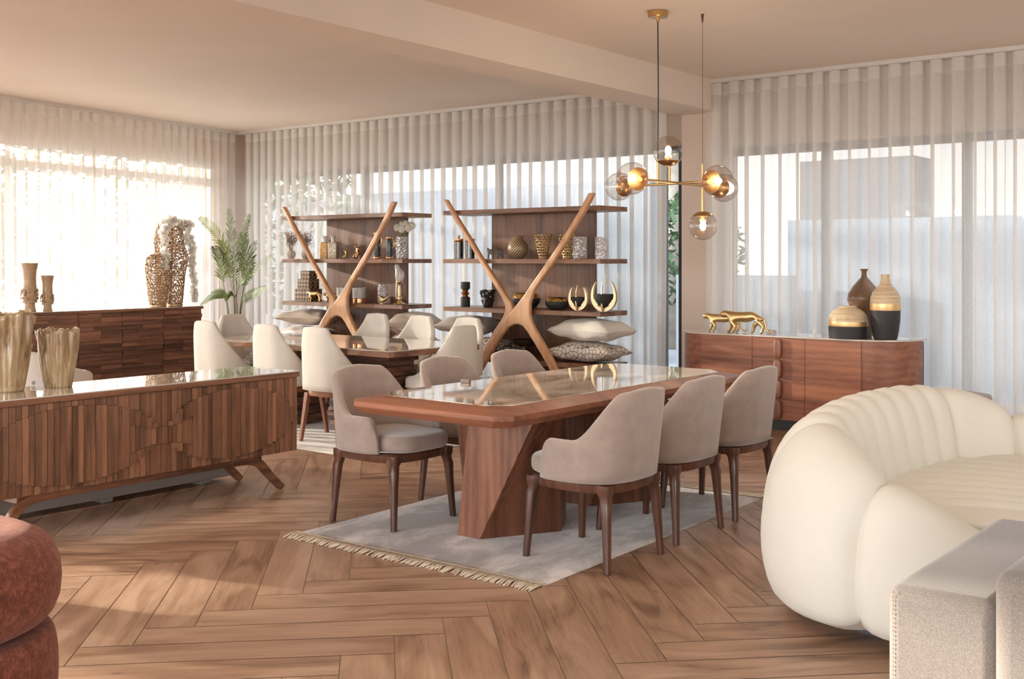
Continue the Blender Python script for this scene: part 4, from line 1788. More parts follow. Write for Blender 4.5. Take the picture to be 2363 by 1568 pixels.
# right bookcase, upper shelf
BGLASS = plain('black_speckled_glass', (.03, .025, .022), .12, nscale=30, namp=1.5, Coat_Weight=.6)
for px, lb in ((1059, 'black canister with a gold lid and knob, leftmost on the right bookcase'), (1084.5, 'black canister with a gold lid and knob, second from the left')):
    lv('canister', lb, 'canister', [('jar', [(.044, 0), (.048, .004), (.048, .172), (.044, .176)], BGLASS),
                                    ('lid', [(.047, .176), (.050, .180), (.050, .198), (.046, .203), (.010, .206), (.008, .216), (.014, .226), (.013, .236), (.004, .242)], COPPER)],
       sp(px, 2, 8.60), 'black canisters with gold lids')
for px, s, lb in ((1132, 1, 'left one of two small black four-legged figurines'), (1154, .95, 'right one of two small black four-legged figurines')):
    t = thing('figurine', lb, 'figurine', sp(px, 2, 8.62), radians(40), 'small black four-legged figurines')
    sil = [(-.031, 0), (-.013, 0), (-.010, .046), (.008, .048), (.016, 0), (.033, 0), (.030, .066), (.020, .094), (-.012, .098), (-.018, .100), (-.022, .110), (-.028, .100), (-.036, .088), (-.030, .060)]
    sil = [(x * s, z * s) for x, z in sil]
    k_ = len(sil)
    MB().add([(x, -.016, z) for x, z in sil] + [(x, .016, z) for x, z in sil],
             [tuple(range(k_)), tuple(range(k_, 2 * k_))[::-1]] + [(i, (i + 1) % k_, k_ + (i + 1) % k_, k_ + i) for i in range(k_)]).build('body', BLACKG, t, bevel=.006, seg=3)
    MB().tube([(-.030 * s, .010, .098), (-.033 * s, .012, .112)], [.005, .001], 6).tube([(-.026 * s, -.010, .100), (-.029 * s, -.012, .113)], [.005, .001], 6).build('ears', BLACKG, t)



def woven():
    m, n, l, out = nt('woven_black_gold')
    tc = n.new('ShaderNodeTexCoord')
    s = n.new('ShaderNodeSeparateXYZ')
    l.new(tc.outputs['Object'], s.inputs[0])

    def M(op, a, b=None):
        x = n.new('ShaderNodeMath')
        x.operation = op
        for i, q in enumerate((a, b)):
            if q is None:
                continue
            if isinstance(q, (int, float)):
                x.inputs[i].default_value = q
            else:
                l.new(q, x.inputs[i])
        return x.outputs[0]
    an = M('ARCTAN2', s.outputs[1], s.outputs[0])
    z = s.outputs[2]
    a = M('SINE', M('ADD', M('MULTIPLY', an, 14), M('MULTIPLY', z, 190)))
    b = M('SINE', M('ADD', M('MULTIPLY', an, -9), M('MULTIPLY', z, 420)))
    c = ramp(n, l, M('ADD', M('MULTIPLY', M('MULTIPLY', a, b), .5), .5), [(.5, (.02, .016, .014)), (.54, (.78, .56, .34))])
    pbsdf(n, l, out, c, .35, .2)
    return m


lv('vase', 'round black and gold woven-pattern vase with a flared neck', 'vase',
   [('body', [(.04, 0), (.062, .012), (.092, .05), (.103, .09), (.098, .13), (.078, .165), (.052, .187), (.046, .195), (.050, .21), (.062, .226), (.058, .226), (.042, .20)], woven())], sp(1195, 2, 8.58), n=48)


def netvase(px, lb, seed):
    t = thing('openwork_vase', lb, 'vase', sp(px, 2, 8.58), seed, 'gold openwork vases')
    r = random.Random(seed)
    NA, NZ = 16, 9
    m = MB()
    H = .235
    P = {}
    for i in range(NZ + 1):
        for k in range(NA):
            z = H * i / NZ + r.uniform(-.006, .006) * (0 < i < NZ)
            rr = (.036 + .048 * (z / H) ** 1.1)
            a = 2 * pi * (k + (.5 if i % 2 else 0) + r.uniform(-.22, .22)) / NA
            P[i, k] = Vector((rr * cos(a), rr * sin(a), max(z, .003)))
    for i in range(NZ):
        for k in range(NA):
            kk = (k + (0 if i % 2 == 0 else 1)) % NA
            a, b = P[i, k], P[i + 1, k]
            c = P[i + 1, (k - 1) % NA] if i % 2 == 0 else P[i + 1, (k + 1) % NA]
            m.tube([a, (a + b) / 2 * 1.0, b], .0042, 5)
            if r.random() < .8:
                m.tube([a, (a + c) / 2, c], .0042, 5)
    m.lathe([(.034, 0), (.040, .002), (.040, .008), (.034, .01)], 24)
    m.build('lattice', GOLD, t, ang=0)


netvase(1253, 'gold openwork vase right of the round woven-pattern vase', 3)
netvase(1309, 'gold openwork vase partly behind the slanting frame', 4)
cupglass('crystal_vase', 'thick clear crystal vase at the end of the gold openwork vases', 1338, 2, .068, .205, CRYS, 4, 8.56, group='clear crystal vases')
cupglass('crystal_vase', 'clear crystal vase at the far right end of the upper shelf', 1389, 2, .063, .20, CRYS, 4, 8.60, group='clear crystal vases')

# right bookcase, middle shelf
lv('candle_holder', 'black ribbed candle holder with a gold waist on the right bookcase', 'candle holder',
   [('base', [(.046, 0), (.048, .004), (.048, .088), (.044, .093)], BLACKM),
    ('gold_waist', [(.03, .092), (.034, .10), (.028, .112), (.042, .126), (.045, .132), (.042, .138), (.028, .152), (.034, .163), (.03, .17)], COPPER),
    ('cup', [(.03, .168), (.044, .176), (.048, .186), (.048, .245), (.043, .247), (.038, .235)], BLACKM)], sp(1074, 1, 8.62), n=28)
t = thing('vase', 'crumpled glossy black vase on the middle shelf', 'vase', sp(1126, 1, 8.58))
rows = []
for i in range(15):
    q = i / 14
    rows.append([((.042 + .036 * q ** .7) * (1 + .16 * noise.noise(Vector((cos(a) * 2.2, sin(a) * 2.2, q * 6)))) * cos(a),
                  (.042 + .036 * q ** .7) * (1 + .16 * noise.noise(Vector((cos(a) * 2.2, sin(a) * 2.2, q * 6)))) * sin(a),
                  .17 * q + .02 * q * noise.noise(Vector((cos(a) * 3, sin(a) * 3, 5)))) for a in [2 * pi * k / 40 for k in range(40)]])
MB().grid(rows, cv=True, cap=True).build('body', BLACKG, t, ang=20)
GRIM = mosaic('gold_leaf_rim', (.80, .55, .20), (.50, .30, .08), 50, .25, 1)
for px, r0, H, lb in ((1214, .135, .145, 'larger black bowl with a gold leaf rim behind the frame junction'), (1285, .112, .115, 'smaller black bowl with a gold leaf rim')):
    t = lv('bowl', lb, 'bowl', [('bowl_body', [(r0 * .45, 0), (r0 * .75, H * .10), (r0 * .97, H * .40), (r0, H * .55), (r0 * .97, H * .70)], BLACKM),
                                ('gold_rim', [(r0 * .972, H * .70), (r0 * .93, H * .84), (r0 * .82, H), (r0 * .78, H), (r0 * .88, H * .84), (r0 * .9, H * .6), (r0 * .5, H * .1)], GRIM)],
           sp(px, 1, 8.60), 'black and gold bowls', n=40)
AGED = plain('aged_gold', (.66, .50, .30), .35, 1, nscale=8, namp=.2)
for px, W_, H, lb in ((1335, .098, .245, 'smaller crescent gold sculpture with a black inner bowl'), (1394, .126, .31, 'larger crescent gold sculpture with a black inner bowl at the shelf end')):
    t = thing('crescent_bowl', lb, 'sculpture', sp(px, 1, 8.52 if W_ > .1 else 8.55), radians(8), 'crescent gold bowls')
    for sg in (-1, 1):
        outer, inner = [], []
        for i in range(13):
            q = i / 12
            a = -pi / 2 + q * (pi * .80)
            outer.append((W_ * cos(a) * (1 if q < .6 else 1), H * .42 + H * .42 * sin(a) * (1 if a < 0 else 1.38)))
            wd = .052 * (1 - q) ** .8 + .002
            inner.append((max(W_ * cos(a) - wd * (1 if a > -.9 else .4) * 1.0, 0), H * .42 + (H * .42 * sin(a) * (1 if a < 0 else 1.38)) + (wd * .6 if a < -.3 else 0)))
        poly = [(x * sg, z) for x, z in outer] + [(x * sg, z) for x, z in inner[::-1]]
        n_ = len(poly)
        vs = [(x, -.018, z) for x, z in poly] + [(x, .018, z) for x, z in poly]
        MB().add(vs, [tuple(range(n_)), tuple(range(n_, 2 * n_))[::-1]] + [(i, (i + 1) % n_, n_ + (i + 1) % n_, n_ + i) for i in range(n_)]).build('crescent_arm', AGED, t, bevel=.003)
    m = MB()
    m.lathe([(.004, .03 * H / .3), (W_ * .35, .055 * H / .3), (W_ * .62, .10 * H / .3), (W_ * .72, .155 * H / .3), (W_ * .68, .155 * H / .3), (W_ * .5, .09 * H / .3)], 28)
    m.build('inner_bowl', BLACKM, t)
    MB().tube([(0, 0, .0), (0, -.04, .02), (0, -.055, H * .35), (0, -.045, H * .7), (0, -.02, H * .98)], [.006, .010, .009, .007, .002], 8).build('centre_arm', AGED, t)
lv('cake_stand', 'dark bowl on a turned copper stem on the lowest shelf', 'stand',
   [('stem', [(.045, 0), (.048, .004), (.02, .012), (.012, .03), (.018, .04), (.010, .05), (.016, .065), (.010, .08), (.015, .095), (.010, .105), (.016, .115)], COPPER),
    ('bowl', [(.02, .112), (.08, .128), (.125, .165), (.13, .185), (.125, .185), (.07, .14)], plain('bronze_dark', (.07, .05, .035), .35, .6))], (ony(1212, HOR, 8.56).x, 8.56, z4 + .001), n=32)

# ------------------------------------------------------------------ chandelier
GLOBE = thinglass('smoked_globe', (.90, .86, .83), .02, 1.5, 1.5)
mE, nE, lE, oE = nt('bulb_glow')
e_ = nE.new('ShaderNodeEmission')
e_.inputs[0].default_value = (1, .80, .55, 1)
e_.inputs[1].default_value = 22
lE.new(e_.outputs[0], oE.inputs[0])
C = Vector((-3.90, 6.63, 1.975))
CH = thing('chandelier', 'brass chandelier with six smoked glass globes hanging over the dining table', 'chandelier', tuple(C))


def gpt(px, py, d):
    a, b = ray(px)
    return Vector((a * d, b * d, EYE - (py - HOR) * d / FOC))


G2, G5 = gpt(1459, 412, 7.02), gpt(1671, 434, 8.02)
G4, G3 = gpt(1656, 418, 7.10), gpt(1429, 431, 8.10)


def onbar(a, b, px):
    """point of segment a-b whose ray crosses image column px"""
    lo, hi = 0.0, 1.0
    f = lambda q: CX + FOC * (a.lerp(b, q).x * RX + a.lerp(b, q).y * RY) / dep(a.lerp(b, q)) - px
    for _ in range(40):
        mid = (lo + hi) / 2
        if f(lo) * f(mid) <= 0:
            hi = mid
        else:
            lo = mid
    return a.lerp(b, lo)


J1 = onbar(G3, G4, 1518)
J2 = onbar(G2, G5, 1545)
J3 = onbar(G2, G5, 1621)
G1 = gpt(1542, 349, dep(J2))
G6 = gpt(1622, 521, dep(J3))
J2 = Vector((J2.x, J2.y, J2.z))
for nm, a, b in (('arm', G2, G5), ('arm', G3, G4)):
    MB().tube([a - C, b - C], .0085, 12).build(nm, BRASS, CH)
MB().tube([J1 - C, J1 - C + Vector((0, 0, .17))], .008, 12).build('rod', BRASS, CH)
MB().tube([J2 - C, Vector((J2.x, J2.y, G1.z - .10)) - C], .008, 12).build('rod', BRASS, CH)
MB().tube([Vector((J3.x, J3.y, G6.z + .10)) - C, Vector((J3.x, J3.y, J3.z + .15)) - C], .008, 12).build('rod', BRASS, CH)
cab = [(J1.x - C.x, J1.y - C.y, J1.z + .16 - C.z), (J1.x - C.x + .004, J1.y - C.y, 2.6 - C.z), (J1.x - C.x, J1.y - C.y, CZ - .05 - C.z)]
MB().tube(cab, .0045, 8).build('cable', BLACKF, CH)
MB().lathe([(.066, CZ - .042), (.070, CZ - .038), (.070, CZ - .001), (.01, CZ - .001)], 40, c=(J1.x - C.x, J1.y - C.y, -C.z)).lathe([(.011, CZ - .075), (.012, CZ - .045), (.012, CZ - .04)], 12, c=(J1.x - C.x, J1.y - C.y, -C.z)).build('ceiling_canopy', BRASS, CH)
MB().tube([(J3.x - C.x, J3.y - C.y, J3.z + .14 - C.z), (J3.x - C.x, J3.y - C.y, CZ - C.z - .04)], .0016, 6).lathe([(.004, CZ - .06), (.008, CZ - .03), (.011, CZ - .001)], 12, c=(J3.x - C.x, J3.y - C.y, -C.z)).build('suspension_wire', plain('dark_wire', (.12, .07, .05), .5), CH)
for g, dr in ((G1, Vector((0, 0, -1))), (G6, Vector((0, 0, 1))), (G2, (G5 - G2).normalized()), (G5, (G2 - G5).normalized()), (G3, (G4 - G3).normalized()), (G4, (G3 - G4).normalized())):
    q = dr.to_track_quat('-Z', 'Y').to_matrix().to_4x4()
    M_ = Matrix.Translation(g - C) @ q           # local -z points back to the arm
    rg = .101
    mb = MB()
    rows = []
    for i in range(25):
        a = -pi / 2 + .22 + (pi - .23) * i / 24
        rows.append([(rg * cos(a) * cos(2 * pi * k / 40), rg * cos(a) * sin(2 * pi * k / 40), rg * sin(a)) for k in range(40)])
    gl = mb.grid(rows, cv=True).xf(M_).build('glass_globe', GLOBE, CH, ang=0)
    rows = []
    for i in range(9):
        a = -pi / 2 + .85 * i / 8
        rows.append([((rg - .003) * cos(a) * cos(2 * pi * k / 32), (rg - .003) * cos(a) * sin(2 * pi * k / 32), (rg - .003) * sin(a)) for k in range(32)])
    MB().grid(rows, cv=True).lathe([(.017, -rg), (.017, -.035), (.012, -.032)], 16).xf(M_).build('lamp_holder', BRASS, CH)
    MB().ball((0, 0, .004), .021, sz=1.5, n=16, m=12).xf(M_).build('bulb', mE, CH)
    bd = bpy.data.lights.new('bulb_lamp', 'POINT')
    bd.energy = 2.2
    bd.color = (1, .82, .62)
    bd.shadow_soft_size = .03
    bo = bpy.data.objects.new('bulb_lamp', bd)
    col.objects.link(bo)
    bo.parent = CH
    bo.location = (M_ @ Vector((0, 0, .05)))

# ------------------------------------------------------------------ channel-tufted cream sofa
SF = thing('sofa', 'cream curved sofa with puffed vertical channels on the right', 'sofa', (-1.6, 5.2, 0))
path = [(-1.10, 4.36, .36), (-1.28, 4.26, .46), (-1.50, 4.20, .58), (-1.73, 4.25, .69), (-1.92, 4.44, .765), (-2.00, 4.75, .79), (-2.035, 5.1, .80), (-2.03, 5.45, .80), (-1.99, 5.80, .79),
        (-1.88, 6.06, .75), (-1.68, 6.24, .67), (-1.45, 6.32, .56), (-1.2, 6.28, .47)]
PT = spline(path, 400)
arc = [0]
for i in range(1, 400):
    arc.append(arc[-1] + sqrt((PT[i][0] - PT[i - 1][0]) ** 2 + (PT[i][1] - PT[i - 1][1]) ** 2))
TOT = arc[-1]


def at_arc(s):
    s = min(max(s, 0), TOT)
    lo, hi = 0, 399
    while hi - lo > 1:
        m_ = (lo + hi) // 2
        if arc[m_] <= s:
            lo = m_
        else:
            hi = m_
    f = (s - arc[lo]) / max(arc[hi] - arc[lo], 1e-6)
    p = [a + (b - a) * f for a, b in zip(PT[lo], PT[hi])]
    a, b = PT[max(lo - 3, 0)], PT[min(hi + 3, 399)]
    tx, ty = b[0] - a[0], b[1] - a[1]
    L = sqrt(tx * tx + ty * ty)
    return p[0], p[1], p[2], -ty / L, tx / L       # outward normal (left of travel)


bounds = [0, .50, .98]
nb = 8
for k in range(1, nb + 1):
    bounds.append(.98 + (TOT - .90 - .98) * k / nb)
bounds += [TOT - .45, TOT]
prof0 = [(-.02, .06), (.08, .065), (.16, .12), (.20, .24), (.215, .40), (.205, .58), (.17, .76), (.11, .90), (.04, .98), (-.03, 1.0), (-.09, .965), (-.13, .88), (-.155, .77), (-.17, .66), (-.185, .55), (-.20, .40)]
prof = spline(prof0, 34)
rows = []
for ci in range(len(bounds) - 1):
    s0_, s1_ = bounds[ci], bounds[ci + 1]
    ww = s1_ - s0_
    NS = 16
    for j in range(NS + (1 if ci == len(bounds) - 2 else 0)):
        u = .5 - .5 * cos(pi * j / NS)
        s_ = s0_ + ww * u
        x, y, h, nx_, ny_ = at_arc(s_)
        pf = (1 - abs(2 * u - 1) ** 3) if ww < .3 else (.35 * (1 - abs(2 * u - 1) ** 2) + .65 * (1 - abs(2 * u - 1) ** 9))
        amp_ = min(.042, ww * .19) if ww < .3 else .075
        row = []
        for i, (n_, z_) in enumerate(prof):
            a, b = prof[max(i - 1, 0)], prof[min(i + 1, 33)]
            dn, dz = (b[0] - a[0]), (b[1] - a[1]) * .78
            L = sqrt(dn * dn + dz * dz) or 1
            on, oz = dz / L, -dn / L
            k = amp_ * (pf - .55) * (1 if i > 3 else i / 4)
            if ww > .3:
                k *= .8
            z = (z_ * h if z_ > .13 else z_ * .8)
            row.append((x + nx_ * (n_ + on * k) + 1.6, y + ny_ * (n_ + on * k) - 5.2, max(z + oz * k, .05)))
        rows.append(row)
# close the arm ends with a rounded nose
def nose(row, dx, dy, steps=6):
    out = []
    cxm = sum(p[0] for p in row) / len(row)
    cym = sum(p[1] for p in row) / len(row)
    czm = sum(p[2] for p in row) / len(row)
    for k in range(1, steps + 1):
        a = pi / 2 * k / steps
        q = max(cos(a), .02)
        out.append([(cxm + (p[0] - cxm) * q + dx * sin(a), cym + (p[1] - cym) * q + dy * sin(a), czm + (p[2] - czm) * q) for p in row])
    return out


rows = nose(rows[0], .12, .02)[::-1] + rows + nose(rows[-1], .12, -.02)
MB().grid(rows, cap=True).build('channelled_back', IVORY, SF, ang=0)
# seat with fanning channels
rows = []
FRX = -.92
sb = [.12] + [.98 + (TOT - .90 - .98) * k / nb for k in range(0, nb + 1)] + [TOT - .30]
for ci in range(len(sb) - 1):
    s0_, s1_ = sb[ci], sb[ci + 1]
    NS = 10
    for j in range(NS + (1 if ci == len(sb) - 2 else 0)):
        u = j / NS
        s_ = s0_ + (s1_ - s0_) * u
        x, y, h, nx_, ny_ = at_arc(s_)
        xi, yi = x - nx_ * .13, y - ny_ * .13
        fr_ = (s_ - sb[0]) / (sb[-1] - sb[0])
        xf_, yf_ = FRX + .06 * sin(pi * fr_), 4.46 + (6.16 - 4.46) * fr_
        pf = (1 - abs(2 * u - 1) ** 2.4)
        row = []
        for k in range(16):
            q = k / 15
            if q < .7:
                qq = q / .7
                z = .425 + .022 * sin(pi * qq) + .020 * pf - .02 * qq ** 3
                row.append((xi + (xf_ - xi) * qq + 1.6, yi + (yf_ - yi) * qq - 5.2, z))
            else:
                a = (q - .7) / .3 * pi / 2
                row.append((xf_ + .07 * sin(a) * (1 + .2 * pf) + 1.6, yf_ - 5.2, .425 - .06 - (.36 * (1 - cos(a)) - .06 * cos(a)) + .01 * pf))
        rows.append(row)
MB().grid(rows).build('channelled_seat', IVORY, SF, ang=0)
cc = []
for k in range(60):
    s_ = TOT * k / 59
    x, y, h, nx_, ny_ = at_arc(s_)
    cc.append((x - nx_ * .04 + 1.6, y - ny_ * .04 - 5.2))
MB().prism(cc + [(.62, 1.0), (.66, 0), (.62, -.78)], .086, .385).build('seat_frame', IVORY, SF, ang=30)
MB().prism(cc, .0, .085).build('base', plain('sofa_base', (.07, .07, .08), .6), SF)

# ------------------------------------------------------------------ grey boucle sofa, right foreground
def boucle(name, c, c2, sc_):
    m, n, l, out = nt(name)
    v = coords(n, l)
    vo = n.new('ShaderNodeTexVoronoi')
    vo.inputs['Scale'].default_value = sc_
    l.new(v, vo.inputs['Vector'])
    f = noise_t(n, l, v, sc_ * .6, 3, .7)
    x = n.new('ShaderNodeMath')
    x.operation = 'MULTIPLY_ADD'
    l.new(f, x.inputs[0])
    x.inputs[1].default_value = .8
    l.new(vo.outputs['Distance'], x.inputs[2])
    cc = ramp(n, l, x.outputs[0], [(.45, c), (1.0, c2)])
    p = pbsdf(n, l, out, cc, .95)
    p.inputs['Sheen Weight'].default_value = .4
    l.new(bump(n, l, x.outputs[0], -.7, .005), p.inputs['Normal'])
    MC[name] = m
    return m


BOUC = boucle('grey_boucle', (.31, .27, .245), (.19, .16, .14), 330)
GS = thing('sofa', 'blocky grey-beige boucle sofa cut by the right lower corner', 'sofa', (-.1, 3.3, 0))


def softbox(x0, x1, y0, y1, z0, z1, r, name, mat, par, crown=.012):
    mb = MB()
    nx_, ny_ = 14, 14
    cx_, cy__, cz_ = (x0 + x1) / 2, (y0 + y1) / 2, (z0 + z1) / 2
    hx, hy, hz = (x1 - x0) / 2, (y1 - y0) / 2, (z1 - z0) / 2
    mb.box(x0, x1, y0, y1, z0, z1)
    o = mb.build(name, mat, par, bevel=r, seg=5, ang=50)
    return o


softbox(-.985, -.705, -.34, .68, .04, .585, .035, 'arm', BOUC, GS)
softbox(-.70, 1.9, -.40, -.12, .04, .685, .045, 'backrest', BOUC, GS)
softbox(-.70, 1.9, -.115, .68, .04, .42, .04, 'seat', BOUC, GS)
SEAM = plain('seam_thread', (.20, .16, .14), .9)
m = MB()
for k in range(44):
    z = .07 + k * .0115
    m.box(-.9655, -.9640, -.3412, -.3402, z, z + .006)
m.build('stitching', SEAM, GS)

# ------------------------------------------------------------------ rust armchair, left foreground
def rustm():
    m, n, l, out = nt('rust_chenille')
    v = coords(n, l)
    f = noise_t(n, l, v, 38, 5, .7)
    g = noise_t(n, l, coords(n, l, (1, 1, .25)), 260, 3, .7)
    x = n.new('ShaderNodeMath')
    x.operation = 'MULTIPLY_ADD'
    l.new(g, x.inputs[0])
    x.inputs[1].default_value = .7
    l.new(f, x.inputs[2])
    cc = ramp(n, l, x.outputs[0], [(.6, (.08, .016, .008)), (.85, (.18, .045, .025)), (1.1, (.29, .095, .058))])
    p = pbsdf(n, l, out, cc, .9)
    p.inputs['Sheen Weight'].default_value = .3
    p.inputs['Sheen Tint'].default_value = (1, .6, .5, 1)
    l.new(bump(n, l, x.outputs[0], .6, .004), p.inputs['Normal'])
    return m


RUST = rustm()
RA = thing('armchair', 'rust red chenille armchair of stacked rolls at the left lower corner', 'chair', (-3.30, 1.22, 0), radians(8))
for nm, z0, z1, k in (('lower_roll', .04, .20, .98), ('middle_roll', .20, .43, .985), ('upper_roll', .43, .70, 1.0)):
    ol = superell(.52 * k, .50 * k, 3.2, 72)
    mb = MB()
    hh = z1 - z0
    rows = []
    for i in range(17):
        a = -pi / 2 + pi * i / 16
        off = (1 - cos(a) ** .55) * .12 if nm == 'upper_roll' and a > 0 else (1 - max(cos(a), 0) ** .4) * .045
        zz_ = (z0 + z1) / 2 + hh / 2 * sin(a)
        rr = []
        for (x, y) in ol:
            L = sqrt(x * x + y * y)
            q = (L - off) / L
            rr.append((x * q, y * q, zz_))
        rows.append(rr)
    mb.grid(rows, cv=True, cap=True)
    if nm == 'upper_roll':
        mb = MB()
        # U-shaped top roll with an open front towards +x? keep the hollow of the seat
        rows = []
        for (x, y) in ol:
            L = sqrt(x * x + y * y)
            ring = []
            for i in range(20):
                a = 2 * pi * i / 20
                off = .13 - .13 * math.copysign(abs(cos(a)) ** .75, cos(a))
                ring.append((x * (L - off) / L, y * (L - off) / L, z0 + hh / 2 + hh / 2 * math.copysign(abs(sin(a)) ** .85, sin(a))))
            rows.append(ring)
        mb.grid(rows, cu=True, cv=True)
    mb.build(nm, RUST, RA, ang=0)
mb = MB()
puff_slab(mb, superell(.30, .28, 4, 40), .42, .50, .04, crown=.015)
mb.build('seat_cushion', RUST, RA, ang=0)
# low side table beyond it
p = onz(20, 1197, .36)
ST = thing('side_table', 'white side table with a black glass top behind the rust armchair', 'table', (p.x - .60, p.y - .26, 0), radians(38))
MB().prism(superell(.33, .25, 6, 48), .31, .352).build('white_edge', plain('white_lacquer', (.78, .74, .68), .3), ST)
MB().prism(superell(.325, .245, 6, 48), .352, .360).build('glass_top', BLACKG, ST)
MB().prism(superell(.12, .12, 6, 24), 0, .31).build('pedestal', MC['white_lacquer'], ST)
MB().prism(superell(.2, .17, 6, 32), 0, .02).build('foot', MC['white_lacquer'], ST)

# ottoman by the right curtain
p = onz(2231, 905, .45)
OT = thing('ottoman', 'round taupe ottoman between the cream sofa and the right curtain', 'ottoman', (p.x, 8.55, 0))
MB().lathe([(.19, .02), (.205, .03), (.21, .38), (.2, .40)], 40).build('body', TAUPE, OT)
MB().lathe([(.195, .40), (.225, .405), (.232, .43), (.222, .452), (.15, .465), (.02, .468)], 40).build('padded_top', plain('taupe_leather', (.40, .34, .29), .5), OT)
MB().lathe([(.17, 0), (.18, .02)], 24).build('foot', BLACKF, OT)

# ------------------------------------------------------------------ things on the right sideboard
ZQ = .8008
pa = ony(1722, HOR, 8.93)
quadruped('leopard_statue', 'larger gold leopard statue walking left on the right sideboard', 'statue', (pa.x, 8.93, ZQ), radians(3), .46, .20, GOLD, 'gold leopard statues', thick=1.12)
pa = ony(1672, HOR, 9.05)
quadruped('leopard_statue', 'smaller gold leopard statue leading, leftmost on the right sideboard', 'statue', (pa.x, 9.05, ZQ), radians(3), .40, .165, GOLD, 'gold leopard statues', thick=1.12)
pa = ony(1780, HOR, 9.0)
tag(MB().box(-.045, .045, -.01, .01, 0, .036).build('acrylic_plaque', crystal('acrylic', (.85, .80, .84)), loc=(pa.x, 9.0, ZQ), bevel=.002), 'small clear acrylic plaque behind the larger leopard tail', 'plaque')


def bamboo(name):
    m, n, l, out = nt(name)
    f = noise_t(n, l, coords(n, l, (.6, .6, 14)), 6, 4, .6, .3)
    c = ramp(n, l, f, [(.35, (.60, .43, .26)), (.65, (.80, .64, .44))])
    pbsdf(n, l, out, c, .4, Coat_Weight=.2)
    return m


BAM = bamboo('spun_bamboo')
GBAND = plain('gold_band', (.78, .50, .24), .35, .7)
CHAR = plain('charcoal_matt', (.030, .028, .030), .55)
pa = ony(1957, HOR, 8.95)
lv('vase', 'squat spun-bamboo vase with gold band and black base', 'vase',
   [('black_base', [(.145, 0), (.152, .004), (.156, .06), (.157, .10)], CHAR),
    ('gold_band', [(.157, .10), (.159, .12), (.157, .138)], GBAND),
    ('bamboo_shoulder', [(.157, .138), (.155, .165), (.142, .20), (.115, .228), (.082, .244), (.072, .248), (.073, .262), (.066, .262), (.064, .24)], BAM)], (pa.x, 8.95, ZQ), n=64)
pa = ony(2043, HOR, 9.0)
lv('vase', 'tall spun-bamboo bottle vase with gold band and black lower half', 'vase',
   [('black_base', [(.085, 0), (.092, .004), (.105, .07), (.115, .15), (.118, .235)], CHAR),
    ('gold_band', [(.118, .235), (.1205, .262), (.119, .29)], GBAND),
    ('bamboo_neck', [(.119, .29), (.115, .34), (.098, .385), (.066, .42), (.045, .445), (.036, .47), (.033, .50), (.034, .525), (.028, .525), (.028, .49)], BAM)], (pa.x, 9.0, ZQ), n=64)


def grooved():
    m, n, l, out = nt('grooved_bronze')
    wv = n.new('ShaderNodeTexWave')
    wv.bands_direction = 'DIAGONAL'
    wv.inputs['Scale'].default_value = 75
    wv.inputs['Distortion'].default_value = 3
    wv.inputs['Detail Scale'].default_value = .6
    l.new(coords(n, l), wv.inputs['Vector'])
    c = ramp(n, l, wv.outputs[1], [(.2, (.07, .035, .02)), (.7, (.50, .31, .18))])
    p = pbsdf(n, l, out, c, .25, .35, Coat_Weight=.5)
    l.new(bump(n, l, wv.outputs[1], .8, .005), p.inputs['Normal'])
    return m


pa = ony(1994, HOR, 9.165)
lv('vase', 'brown grooved ceramic bottle vase behind the two bamboo vases', 'vase',
   [('body', [(.060, 0), (.068, .01), (.085, .12), (.115, .24), (.138, .31), (.13, .36), (.095, .42), (.055, .465), (.028, .495), (.022, .51), (.021, .54), (.034, .566), (.028, .566), (.015, .54)], grooved())], (pa.x, 9.165, ZQ), n=56)

# ------------------------------------------------------------------ things on the slatted sideboard
ZB = .9512
TIKI = plain('tiki_ceramic', (.48, .33, .20), .35, nscale=20, namp=.15, Coat_Weight=.3)
for px, H, rr, X_, lb in ((68, .46, .072, -10.24, 'taller brown totem vase with a carved face at the left'), (109, .34, .057, -10.20, 'shorter brown totem vase with a carved face beside the taller one')):
    a, b = ray(px)
    d = X_ / a
    t = thing('totem_vase', lb, 'vase', (X_, b * d, ZB), radians(-60), 'brown totem vases')
    k = H / .46
    pr = [(.060, 0), (.050, .045), (.048, .078), (.068, .085), (.070, .10), (.064, .112), (.070, .125), (.068, .15), (.064, .165), (.068, .185), (.069, .21), (.064, .225), (.060, .26), (.058, .32), (.062, .38), (.070, .425), (.077, .46), (.071, .46), (.055, .40)]
    MB().lathe([(r_ * rr / .07, z * k) for r_, z in pr], 40).build('body', TIKI, t)
    s_ = rr / .07
    for f0 in (0, pi * .5, pi, pi * 1.5):
        m = MB()
        def on(a_, z_, r_=.071):
            return (r_ * s_ * cos(f0 + a_), r_ * s_ * sin(f0 + a_), z_ * k)
        m.tube([on(0, .205), on(0, .18, .076), on(0, .158, .084), on(.1, .150, .078)], [.006 * s_, .008 * s_, .010 * s_, .005], 8)
        for sg in (-1, 1):
            m.tube([on(.12 * sg, .20), on(.3 * sg, .212), on(.5 * sg, .205), on(.55 * sg, .185), on(.4 * sg, .175), on(.2 * sg, .18)], .005 * s_, 6)
        m.tube([on(-.45, .125, .072), on(-.2, .118, .076), on(.2, .118, .076), on(.45, .125, .072)], .006 * s_, 6)
        m.tube([on(-.45, .130, .072), on(-.2, .138, .076), on(.2, .138, .076), on(.45, .130, .072)], .006 * s_, 6)
        m.build('carved_face', TIKI, t, ang=0)

BRZ = plain('bronze_lattice', (.55, .37, .22), .4, .6)


